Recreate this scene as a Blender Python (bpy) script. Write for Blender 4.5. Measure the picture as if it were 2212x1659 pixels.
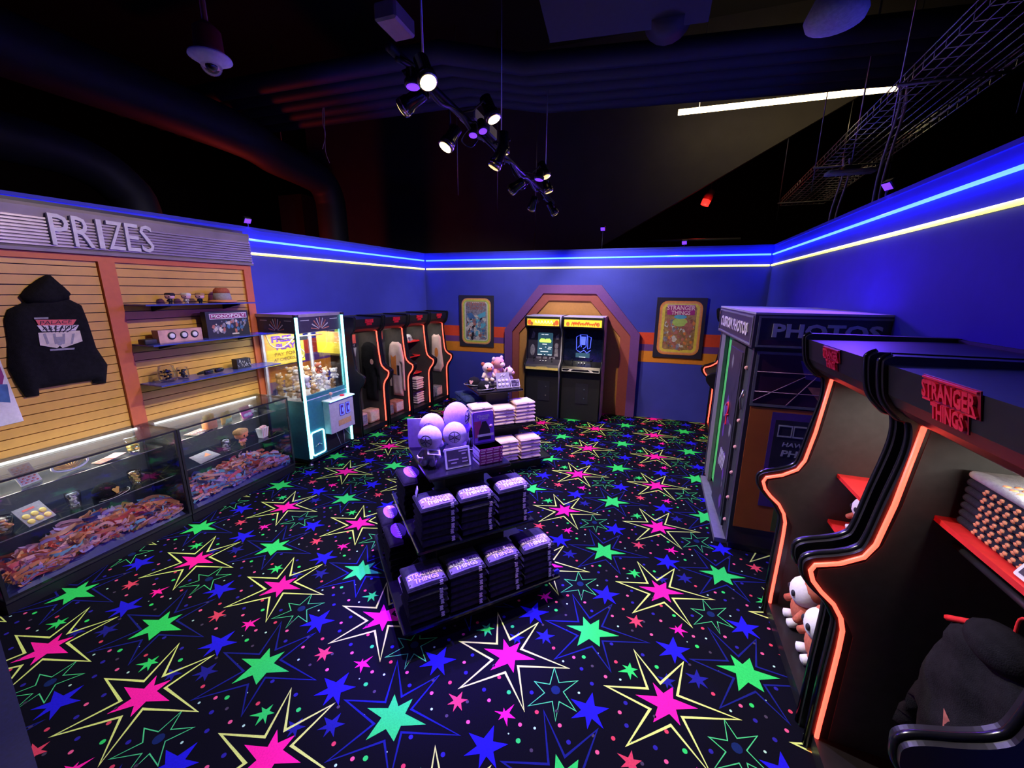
import bpy, bmesh, math, random
from mathutils import Vector, Matrix, geometry
random.seed(7)
for o in list(bpy.data.objects): bpy.data.objects.remove(o)
SC = bpy.context.scene
COL = SC.collection
PI = math.pi
# ------------------------------------------------------------------ camera
FOC, YAW, PITCH, ROLL, HC = 858.5, 0.32003, 0.22826, 0.00764, 2.2
CXI, CYI = 1106.0, 829.5
_f = Vector((-math.sin(YAW)*math.cos(PITCH), math.cos(YAW)*math.cos(PITCH), -math.sin(PITCH)))
_r = Vector((math.cos(YAW), math.sin(YAW), 0)); _u = _r.cross(_f)
CR = math.cos(ROLL)*_r + math.sin(ROLL)*_u
CU = -math.sin(ROLL)*_r + math.cos(ROLL)*_u
cd = bpy.data.cameras.new('camera'); cam = bpy.data.objects.new('camera', cd); COL.objects.link(cam)
cd.sensor_fit = 'HORIZONTAL'; cd.sensor_width = 36; cd.lens = FOC/2212*36; cd.clip_start = .02; cd.clip_end = 100
cam.matrix_world = Matrix(((CR.x, CU.x, -_f.x, 0), (CR.y, CU.y, -_f.y, 0), (CR.z, CU.z, -_f.z, HC), (0, 0, 0, 1)))
SC.camera = cam
def ray(px, py): return CR*((px-CXI)/FOC) - CU*((py-CYI)/FOC) + _f
def _pl(px, py, ax, v):
    d = ray(px, py); o = Vector((0, 0, HC)); return o + d*((v-o[ax])/d[ax])
def PX(px, py, v): return _pl(px, py, 0, v)
def PY(px, py, v): return _pl(px, py, 1, v)
def PZ(px, py, v): return _pl(px, py, 2, v)
# ------------------------------------------------------------------ world, view, lights
vs = SC.view_settings; vs.view_transform = 'Standard'; vs.look = 'None'; vs.exposure = 0.0; vs.gamma = 1; vs.use_curve_mapping = False
W = bpy.data.worlds.new('world'); SC.world = W; W.use_nodes = True
W.node_tree.nodes['Background'].inputs[0].default_value = (.012, .012, .03, 1)
W.node_tree.nodes['Background'].inputs[1].default_value = 0.0
def lamp(kind, name, loc, col, power, aim=None, ang=60, blend=.6, size=.05, sy=None):
    l = bpy.data.lights.new(name, kind); o = bpy.data.objects.new(name, l); COL.objects.link(o)
    l.color = col; l.energy = power; o.location = loc
    if kind == 'SPOT': l.spot_size = math.radians(ang); l.spot_blend = blend; l.shadow_soft_size = size
    elif kind == 'POINT': l.shadow_soft_size = size
    elif kind == 'AREA':
        l.shape = 'RECTANGLE'; l.size = size; l.size_y = sy or size
    if aim is not None:
        o.rotation_euler = (Vector(aim)-Vector(loc)).to_track_quat('-Z', 'Y').to_euler()
    return o
TX, TZ = -1.56, 3.60           # lighting bar in the ceiling runs along +Y here
NEU = (1.0, .91, .84); WARM = (1.0, .74, .50); UV = (.15, .04, 1.0)
# the lamps of the lighting bar, the wall tops, the showcases, displays and machines carry their own light in their builders below.
# red wash on the undersides of the ducts: a red lamp of the neighbouring room, hidden behind the left wall
lamp('POINT', 'red_room_lamp_offscreen', (-7.2, 6.2, 2.5), (1, .06, .03), 55, size=.2)
# ------------------------------------------------------------------ materials
MATS = {}
def mat(name, col, rough=.6, metal=0., em=None, es=0., var=.10, scale=25., bump=0., spec=.5):
    if name in MATS: return MATS[name]
    m = bpy.data.materials.new(name); m.use_nodes = True; nt = m.node_tree; N = nt.nodes; L = nt.links
    b = N['Principled BSDF']; b.inputs['Roughness'].default_value = rough; b.inputs['Metallic'].default_value = metal
    b.inputs['Specular IOR Level'].default_value = spec
    tc = N.new('ShaderNodeTexCoord'); nz = N.new('ShaderNodeTexNoise'); nz.inputs['Scale'].default_value = scale; nz.inputs['Detail'].default_value = 4
    L.new(tc.outputs['Object'], nz.inputs['Vector'])
    rp = N.new('ShaderNodeValToRGB'); rp.color_ramp.elements[0].position = .3; rp.color_ramp.elements[1].position = .7
    rp.color_ramp.elements[0].color = tuple(max(0, c*(1-var)) for c in col)+(1,)
    rp.color_ramp.elements[1].color = tuple(min(1, c*(1+var)) for c in col)+(1,)
    L.new(nz.outputs['Fac'], rp.inputs['Fac']); L.new(rp.outputs['Color'], b.inputs['Base Color'])
    if bump:
        bp = N.new('ShaderNodeBump'); bp.inputs['Strength'].default_value = bump; bp.inputs['Distance'].default_value = .01
        n2 = N.new('ShaderNodeTexNoise'); n2.inputs['Scale'].default_value = scale*6; L.new(tc.outputs['Object'], n2.inputs['Vector'])
        L.new(n2.outputs['Fac'], bp.inputs['Height']); L.new(bp.outputs['Normal'], b.inputs['Normal'])
    if em: b.inputs['Emission Color'].default_value = em+(1,); b.inputs['Emission Strength'].default_value = es
    MATS[name] = m; return m
def glass(name, tint=(1, 1, 1), gloss=.10, rough=.02):
    if name in MATS: return MATS[name]
    m = bpy.data.materials.new(name); m.use_nodes = True; nt = m.node_tree; N = nt.nodes; L = nt.links
    N.remove(N['Principled BSDF']); out = N['Material Output']
    t = N.new('ShaderNodeBsdfTransparent'); t.inputs[0].default_value = tint+(1,)
    g = N.new('ShaderNodeBsdfGlossy'); g.inputs['Roughness'].default_value = rough
    fr = N.new('ShaderNodeFresnel'); fr.inputs['IOR'].default_value = 1.35
    ad = N.new('ShaderNodeMath'); ad.operation = 'MULTIPLY_ADD'; ad.inputs[1].default_value = .6; ad.inputs[2].default_value = gloss*.35
    L.new(fr.outputs[0], ad.inputs[0])
    mx = N.new('ShaderNodeMixShader'); L.new(ad.outputs[0], mx.inputs[0]); L.new(t.outputs[0], mx.inputs[1]); L.new(g.outputs[0], mx.inputs[2])
    L.new(mx.outputs[0], out.inputs[0]); MATS[name] = m; return m
def M(n): return MATS[n]
mat('wall_blue', (.045, .055, .46), .75, var=.06, scale=4, bump=.05)
mat('carpet', (.0018, .0018, .006), .95, var=.5, scale=200, bump=.3, spec=.1)
for n_, c_ in dict(c_yel=(.64, .78, .17), c_mag=(.95, .012, .30), c_grn=(.03, .64, .105), c_out=(.07, .60, .18), c_navy=(.008, .012, .16), c_blu=(.014, .009, .58), c_dim=(.012, .012, .20),
                   c_red=(.62, .05, .09), c_mint=(.42, .75, .50), c_grey=(.06, .045, .07), c_ind=(.022, .016, .26), c_core=(.006, .018, .09), c_rose=(.75, .10, .22)).items():
    mat(n_, c_, .9, var=.10, scale=120, spec=.1)
mat('black', (.008, .008, .010), .5); mat('black_gloss', (.006, .006, .008), .22); mat('black_matte', (.010, .010, .013), .85)
mat('panel_black', (.012, .011, .012), .35, var=.2); mat('inner_grey', (.054, .052, .051), .6, var=.12)
mat('red_shelf', (.75, .03, .03), .4); mat('red_sign', (.80, .02, .05), .35)
mat('plate_red', (.28, .010, .025), .4); mat('orange_frame', (.62, .15, .045), .55, var=.05); mat('slat', (.70, .40, .07), .42, var=.07, scale=8)
mat('header_metal', (.34, .30, .33), .38, .35, var=.12, scale=6); mat('letter_grey', (.62, .62, .74), .5)
mat('white', (.80, .80, .80), .5); mat('offwhite', (.72, .68, .62), .6); mat('ceil_black', (.006, .006, .008), .9); mat('duct', (.020, .020, .030), .6, .2)
mat('steel', (.45, .45, .50), .3, .9); mat('dark_metal', (.05, .05, .06), .4, .7); mat('grey_metal', (.22, .22, .25), .45, .5)
mat('neon_red', (.9, .1, .05), .4, em=(1.0, .050, .030), es=5.5); mat('neon_yel', (.9, .9, .5), .4, em=(1.0, .90, .13), es=1.7); mat('neon_blu', (.2, .4, 1), .4, em=(.008, .026, 1.0), es=27.0)
mat('neon_cyan', (.6, 1, 1), .4, em=(.22, .95, 1.0), es=4.0); mat('tube_warm', (1, .9, .7), .4, em=(1.0, .74, .36), es=11.0); mat('case_strip', (1, .95, .8), .4, em=(1.0, .84, .58), es=5.0)
mat('lens_warm', (1, .9, .6), .4, em=(1.0, .78, .35), es=8.0); mat('lens_dim', (1, .8, .4), .4, em=(1.0, .72, .28), es=1.3); mat('lens_uv', (.3, .1, 1), .4, em=(.14, .03, 1.0), es=2.0); mat('lens_red', (1, .1, .1), .4, em=(1, .03, .02), es=1.6)
mat('chrome_warm', (.55, .46, .30), .25, .9)
mat('paint_red', (.80, .07, .025), .6, var=.05); mat('paint_orange', (.80, .26, .02), .6, var=.05); mat('paint_purple', (.16, .05, .26), .6, var=.06); mat('paint_brown', (.34, .075, .065), .6, var=.06); mat('paint_tan', (.50, .22, .06), .6, var=.06)
mat('shirt_navy', (.024, .023, .036), .9, var=.25, scale=40, bump=.3, spec=.1); mat('shirt_black', (.012, .012, .014), .9, var=.25, scale=40, bump=.3, spec=.1); mat('shirt_pink', (.80, .60, .56), .9, var=.06, scale=20, bump=.3, spec=.1)
mat('denim', (.018, .030, .065), .9, var=.3, scale=50, bump=.4, spec=.1); mat('print_back', (.17, .12, .24), .7); mat('print_purple', (.30, .10, .80), .7); mat('print_pink', (.88, .62, .62), .7); mat('print_lav', (.74, .70, .78), .7); mat('print_dark', (.12, .05, .10), .7)
mat('plush_pale', (.70, .64, .74), .95, var=.12, scale=60, bump=.4, spec=.1); mat('plush_cream', (.76, .64, .52), .95, var=.12, scale=60, bump=.4, spec=.1); mat('plush_tan', (.56, .34, .16), .95, var=.15, scale=60, bump=.4, spec=.1); mat('plush_rust', (.50, .14, .08), .95, var=.15, scale=60, bump=.4, spec=.1); mat('plush_white', (.80, .78, .76), .95, var=.06, scale=60, bump=.3, spec=.1); mat('plush_grey', (.36, .36, .38), .95, var=.12, scale=60, bump=.3, spec=.1); mat('plush_pink', (.72, .36, .32), .95, var=.1, scale=60, bump=.3, spec=.1)
mat('button_blue', (.03, .03, .80), .4); mat('ink', (.01, .01, .02), .7); mat('slate', (.045, .035, .06), .6, var=.15); mat('chalk', (.42, .36, .44), .7); mat('sign_frame', (.78, .77, .78), .5)
mat('box_dark', (.022, .022, .030), .5); mat('gold', (.72, .42, .10), .35, .2); mat('orange_toy', (.80, .27, .12), .5); mat('pink_card', (.85, .50, .52), .6); mat('yellow_card', (.85, .66, .16), .55); mat('green_card', (.45, .66, .30), .55); mat('magenta_card', (.72, .16, .40), .55)
mat('ribbon_orange', (.82, .33, .14), .5); mat('ribbon_red', (.75, .12, .10), .5); mat('ribbon_pink', (.82, .42, .40), .5); mat('ribbon_mauve', (.62, .34, .50), .5); mat('ribbon_blue', (.20, .45, .62), .5); mat('ribbon_navy', (.07, .08, .22), .5); mat('ribbon_lilac', (.45, .35, .70), .5)
mat('acrylic_blue', (.05, .075, .38), .25, var=.05); mat('cabinet_teal', (.03, .16, .20), .35); mat('screen_dark', (.004, .008, .03), .15); mat('screen_glow', (.02, .05, .08), .2, em=(.03, .08, .12), es=1.0); mat('pix_lime', (.4, .9, .1), .4, em=(.55, 1, .12), es=1.3); mat('pix_white', (.9, .9, .9), .4, em=(.85, .95, 1), es=1.0); mat('pix_blue', (.1, .15, 1), .4, em=(.08, .12, 1), es=1.6)
mat('marquee_yel', (.9, .6, .05), .4, em=(1, .58, .04), es=.85); mat('marquee_red', (.8, .1, .03), .4, em=(.9, .12, .02), es=.7); mat('marquee_pale', (.9, .85, .5), .4, em=(1, .85, .35), es=.85)
mat('side_art', (.62, .36, .28), .5, var=.35, scale=10); mat('green_door_panel', (.10, .68, .15), .6); mat('booth_dark', (.030, .024, .045), .4); mat('booth_art', (.045, .008, .036), .4, var=.2, scale=5); mat('booth_line', (.34, .16, .26), .5); mat('booth_orange', (.55, .13, .02), .5, var=.15, scale=3); mat('booth_grey', (.17, .16, .18), .5); mat('booth_letter', (.42, .40, .45), .5); mat('booth_letter_lit', (.72, .62, .62), .5); mat('booth_purple', (.10, .035, .24), .5); mat('booth_green', (.12, .16, .03), .5)
mat('red_paint_lit', (.20, .02, .02), .5); mat('floor_blue', (.006, .006, .06), .7, var=.2, scale=60)
mat('soffit', (.050, .047, .044), .8, var=.1, scale=3)
mat('pj_cream', (.72, .66, .52), .6, var=.1); mat('sign_yellow', (.92, .70, .04), .6, var=.05); mat('sign_orange', (.90, .42, .06), .6, var=.05); mat('sign_violet', (.09, .015, .40), .6); mat('sign_brown', (.26, .09, .01), .6)
mat('art_cyan', (.10, .42, .55), .6); mat('art_lime', (.45, .62, .12), .6); mat('art_rust', (.42, .14, .10), .6, var=.4, scale=18); mat('art_brown', (.36, .20, .08), .6, var=.45, scale=22); mat('art_pale', (.62, .58, .50), .6, var=.2, scale=25); mat('art_plum', (.30, .04, .16), .6); mat('art_blue', (.06, .16, .34), .6, var=.3, scale=18); mat('art_grey', (.24, .22, .26), .6, var=.5, scale=25); mat('art_yel', (.80, .62, .08), .6); mat('art_orange', (.80, .26, .06), .6); mat('art_mag', (.42, .03, .20), .6)
glass('pane'); glass('pane_blue', (.75, .85, 1.0), .12); glass('jar_glass', (.93, .93, .93), .25); glass('film', (.92, .90, .92), .5, .08); glass('pane_clear', (.99, .99, .99), .05)
# ------------------------------------------------------------------ mesh builder
class MB:
    def __init__(s): s.v = []; s.f = []; s.m = []; s.s = []
    def add(s, V, F, T=None, mi=0, sm=False):
        k = len(s.v)
        for q in V:
            q = Vector(q); s.v.append(T @ q if T is not None else q)
        for fc in F: s.f.append([i+k for i in fc]); s.m.append(mi); s.s.append(sm)
        return s
    def box(s, c, d, T=None, mi=0, rz=0):
        x, y, z = d[0]/2, d[1]/2, d[2]/2
        V = [(a*x, b*y, e*z) for a in (-1, 1) for b in (-1, 1) for e in (-1, 1)]
        F = [(0, 1, 3, 2), (4, 6, 7, 5), (0, 4, 5, 1), (2, 3, 7, 6), (0, 2, 6, 4), (1, 5, 7, 3)]
        L = Matrix.Translation(c) @ Matrix.Rotation(rz, 4, 'Z')
        return s.add(V, F, T @ L if T is not None else L, mi)
    def span(s, a, b, T=None, mi=0):
        return s.box([(a[i]+b[i])/2 for i in range(3)], [abs(b[i]-a[i]) for i in range(3)], T, mi)
    def rbox(s, c, d, r, T=None, mi=0, seg=2, sm=True, warp=0):
        bm = bmesh.new(); bmesh.ops.create_cube(bm, size=1)
        for v in bm.verts: v.co = Vector((v.co.x*d[0], v.co.y*d[1], v.co.z*d[2]))
        bmesh.ops.bevel(bm, geom=list(bm.edges), offset=r, segments=seg, affect='EDGES', profile=.5, clamp_overlap=True)
        bm.verts.index_update()
        if warp:
            for v in bm.verts:
                v.co.z += warp*math.sin(v.co.x*11+c[1]*7)*math.cos(v.co.y*9+c[0]*5)
        L = Matrix.Translation(c); s.add([v.co.copy() for v in bm.verts], [[v.index for v in f.verts] for f in bm.faces], T @ L if T is not None else L, mi, sm); bm.free(); return s
    def prism(s, poly, h0, h1, T=None, mi=0, sm=False):
        n = len(poly); V = [(p[0], p[1], h0) for p in poly]+[(p[0], p[1], h1) for p in poly]
        F = [tuple(range(n-1, -1, -1)), tuple(range(n, 2*n))]+[(i, (i+1) % n, n+(i+1) % n, n+i) for i in range(n)]
        return s.add(V, F, T, mi, sm)
    def flat(s, poly, h, T=None, mi=0):
        return s.add([(p[0], p[1], h) for p in poly], [tuple(range(len(poly)))], T, mi)
    def ring(s, outer, inner, h0, h1, T=None, mi=0):
        n = len(outer); V = [(p[0], p[1], h) for h in (h0, h1) for q in (outer, inner) for p in q]
        F = []
        for i in range(n):
            j = (i+1) % n
            F += [(2*n+i, 2*n+j, 3*n+j, 3*n+i), (i, n+i, n+j, j), (i, j, 2*n+j, 2*n+i), (n+i, 3*n+i, 3*n+j, n+j)]
        return s.add(V, F, T, mi)
    def tube(s, pts, r, n=8, T=None, mi=0, caps=True, closed=False):
        pts = [Vector(p) for p in pts]; m = len(pts); V = []; F = []; up = None
        rr = r if isinstance(r, (list, tuple)) else [r]*m
        for i, p in enumerate(pts):
            a = pts[i-1] if (i > 0 or closed) else p; b = pts[(i+1) % m] if (i < m-1 or closed) else p
            t = (b-a).normalized()
            if up is None: up = t.orthogonal().normalized()
            up = (up-t*up.dot(t)); up = up.normalized() if up.length > 1e-6 else t.orthogonal().normalized()
            w = t.cross(up)
            V += [p+(up*math.cos(2*PI*k/n)+w*math.sin(2*PI*k/n))*rr[i] for k in range(n)]
        for i in range(m if closed else m-1):
            j = (i+1) % m
            F += [(i*n+k, i*n+(k+1) % n, j*n+(k+1) % n, j*n+k) for k in range(n)]
        if caps and not closed: F += [tuple(range(n-1, -1, -1)), tuple(range((m-1)*n, m*n))]
        return s.add(V, F, T, mi, True)
    def strip(s, pts, wv, wid, th=.0012, T=None, mi=0):
        V = []; F = []
        for p, w in zip(pts, wv):
            p = Vector(p); w = Vector(w)*wid/2; V += [p-w, p+w]
        for i in range(len(pts)-1): F.append((2*i, 2*i+1, 2*i+3, 2*i+2))
        return s.add(V, F, T, mi, True)
    def lathe(s, prof, n=20, T=None, mi=0, sm=True):
        V = []; F = []; m = len(prof)
        for r, z in prof: V += [(r*math.cos(2*PI*k/n), r*math.sin(2*PI*k/n), z) for k in range(n)]
        for i in range(m-1): F += [(i*n+k, i*n+(k+1) % n, (i+1)*n+(k+1) % n, (i+1)*n+k) for k in range(n)]
        F += [tuple(range(n-1, -1, -1)), tuple(range((m-1)*n, m*n))]
        return s.add(V, F, T, mi, sm)
    def ball(s, c, r, T=None, mi=0, n=14, m=9, R=None):
        r = r if isinstance(r, (list, tuple)) else (r, r, r)
        V = [(0, 0, -1)]; F = []
        for i in range(1, m):
            a = -PI/2+PI*i/m; V += [(math.cos(a)*math.cos(2*PI*k/n), math.cos(a)*math.sin(2*PI*k/n), math.sin(a)) for k in range(n)]
        V.append((0, 0, 1)); e = len(V)-1
        for k in range(n): F += [(0, 1+(k+1) % n, 1+k), (e, e-n+k, e-n+(k+1) % n)]
        for i in range(m-2): F += [(1+i*n+k, 1+i*n+(k+1) % n, 1+(i+1)*n+(k+1) % n, 1+(i+1)*n+k) for k in range(n)]
        L = Matrix.Translation(c) @ (R if R is not None else Matrix()) @ Matrix.Diagonal((r[0], r[1], r[2], 1))
        return s.add(V, F, T @ L if T is not None else L, mi, True)
    def pillow(s, poly, depth, edge, T=None, mi=0, step=.03, base=.004, fold=0):
        poly = [Vector(p) for p in poly]; n = len(poly)
        bnd = []
        for i in range(n):
            a, b = poly[i], poly[(i+1) % n]; k = max(1, int((b-a).length/step)); bnd += [a.lerp(b, j/k) for j in range(k)]
        nb = len(bnd); xs = [p.x for p in bnd]; ys = [p.y for p in bnd]
        def dist(p):
            d = 9
            for i in range(n):
                a, b = poly[i], poly[(i+1) % n]; ab = b-a; t = max(0, min(1, (p-a).dot(ab)/ab.length_squared)); d = min(d, (p-a-ab*t).length)
            return d
        def inside(p):
            c = False
            for i in range(n):
                a, b = poly[i], poly[i-1]
                if (a.y > p.y) != (b.y > p.y) and p.x < (b.x-a.x)*(p.y-a.y)/(b.y-a.y)+a.x: c = not c
            return c
        pts = list(bnd); y = min(ys)+step/2
        while y < max(ys):
            x = min(xs)+step/2
            while x < max(xs):
                p = Vector((x, y))
                if inside(p) and dist(p) > step*.5: pts.append(p)
                x += step
            y += step
        r = geometry.delaunay_2d_cdt(pts, [(i, (i+1) % nb) for i in range(nb)], [], 1, 1e-5)
        V2, F2 = r[0], r[2]
        H = []
        for p in V2:
            q = min(1, dist(p)/edge); H.append(base+depth*math.sqrt(max(0, 1-(1-q)**2))*(1+fold*(math.sin(p.x*38+p.y*9)*.5+math.sin(p.y*31-p.x*14)*.5)))
        k = len(V2)
        s.add([(p.x, p.y, h) for p, h in zip(V2, H)], [tuple(f) for f in F2], T, mi, True)
        s.add([(p.x, p.y, 0) for p in V2], [tuple(reversed(f)) for f in F2], T, mi, True)
        s.add([(p.x, p.y, 0) for p in bnd]+[(p.x, p.y, base) for p in bnd], [(i, (i+1) % nb, nb+(i+1) % nb, nb+i) for i in range(nb)], T, mi)
        return s
    def text(s, txt, w, h, T, mi=0, ext=.001, bold=0., shear=0., mirror=False):
        V, F, bx = text_mesh(txt, bold, shear)
        sx = w/(bx[2]-bx[0]); sy = h/(bx[3]-bx[1]); cx = (bx[0]+bx[2])/2; cy = (bx[1]+bx[3])/2
        n = len(V); top = [((v[0]-cx)*sx*(-1 if mirror else 1), (v[1]-cy)*sy, ext) for v in V]
        s.add(top, F, T, mi)
        if ext > .0015:
            from collections import Counter
            c = Counter(); d = {}
            for f in F:
                for i in range(len(f)):
                    e = (f[i], f[(i+1) % len(f)]); key = tuple(sorted(e)); c[key] += 1; d[key] = e
            V2 = top+[(v[0], v[1], 0) for v in top]; s.add(V2, [(d[k][1], d[k][0], n+d[k][0], n+d[k][1]) for k in c if c[k] == 1], T, mi)
        return s
    def build(s, name, mats, parent=None, world=False, smooth=None):
        V = s.v
        if parent is not None and world:
            p = parent; off = Vector((0, 0, 0)); ang = 0
            chain = []
            while p is not None: chain.append(p); p = p.parent
            Mx = Matrix()
            for p in reversed(chain): Mx = Mx @ p.matrix_basis
            inv = Mx.inverted(); V = [inv @ v for v in V]
        o_loc = Vector((0, 0, 0))
        if parent is None:
            lo = [min(v[i] for v in V) for i in range(3)]; hi = [max(v[i] for v in V) for i in range(3)]
            o_loc = Vector(((lo[0]+hi[0])/2, (lo[1]+hi[1])/2, lo[2])); V = [v-o_loc for v in V]
        me = bpy.data.meshes.new(name); me.from_pydata([tuple(v) for v in V], [], s.f)
        if isinstance(mats, str): mats = [mats]
        for m in mats: me.materials.append(MATS[m])
        me.polygons.foreach_set('material_index', s.m); me.polygons.foreach_set('use_smooth', s.s); me.update()
        o = bpy.data.objects.new(name, me); COL.objects.link(o); o.location = o_loc
        if parent is not None: o.parent = parent
        return o
_tc = {}
def text_mesh(txt, bold=0., shear=0.):
    k = (txt, bold, shear)
    if k in _tc: return _tc[k]
    cu = bpy.data.curves.new('lettering', 'FONT'); cu.body = txt; cu.size = 1; cu.offset = bold; cu.shear = shear; cu.resolution_u = 2; cu.align_x = 'CENTER'; cu.space_line = .82
    o = bpy.data.objects.new('lettering', cu); COL.objects.link(o); bpy.context.view_layer.update()
    me = bpy.data.meshes.new_from_object(o.evaluated_get(bpy.context.evaluated_depsgraph_get()))
    V = [tuple(v.co) for v in me.vertices]; F = [tuple(p.vertices) for p in me.polygons]
    bpy.data.objects.remove(o); bpy.data.curves.remove(cu); bpy.data.meshes.remove(me)
    bx = (min(v[0] for v in V), min(v[1] for v in V), max(v[0] for v in V), max(v[1] for v in V))
    _tc[k] = (V, F, bx); return _tc[k]
def frame(o, right, up):
    r = Vector(right).normalized(); u = Vector(up).normalized(); n = r.cross(u); o = Vector(o)
    return Matrix(((r.x, u.x, n.x, o.x), (r.y, u.y, n.y, o.y), (r.z, u.z, n.z, o.z), (0, 0, 0, 1)))
def FB(o): return frame(o, (1, 0, 0), (0, 0, 1))       # faces the room from the back wall
def FL(o): return frame(o, (0, 1, 0), (0, 0, 1))       # faces +X
def FR(o): return frame(o, (0, -1, 0), (0, 0, 1))      # faces -X
def RZ(a): return Matrix.Rotation(a, 4, 'Z')
def TR(*c): return Matrix.Translation(c)
def tag(o, label, cat, group=None):
    o['label'] = label; o['category'] = cat
    if group: o['group'] = group
    return o
def thing(name, label, cat, loc=(0, 0, 0), rz=0, group=None):
    o = bpy.data.objects.new(name, None); COL.objects.link(o); o.location = loc; o.rotation_euler = (0, 0, rz); o.empty_display_size = .05
    return tag(o, label, cat, group)
def struct(o): o['kind'] = 'structure'; return o
def dup(root, loc, rz=0, label=None, group=None, scale=None, rot=None):
    r = root.copy(); COL.objects.link(r); r.location = loc; r.rotation_euler = rot or (0, 0, rz)
    if scale: r.scale = (scale,)*3
    if label: r['label'] = label
    if group: r['group'] = group
    for ch in list(root.children):
        c = ch.copy(); COL.objects.link(c); c.parent = r
        for g in ch.children:
            d = g.copy(); COL.objects.link(d); d.parent = c
    return r
def bez(pts, n=6):
    # Catmull-Rom through points
    P = [Vector(p) for p in pts]; out = []
    for i in range(len(P)-1):
        a = P[max(i-1, 0)]; b = P[i]; c = P[i+1]; d = P[min(i+2, len(P)-1)]
        for j in range(n):
            t = j/n; out.append(.5*((2*b)+(c-a)*t+(2*a-5*b+4*c-d)*t*t+(3*b-a-3*c+d)*t**3))
    out.append(P[-1]); return out
# ================================================================== SETTING
YB = 7.303
def wl(y): return -4.276-.091*(YB-y)
def wr(y): return 1.78-.033*(YB-y)
AL = math.atan(.091); AR = -math.atan(.033)       # how far the side walls turn out of the Y axis
WH = 2.93
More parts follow.
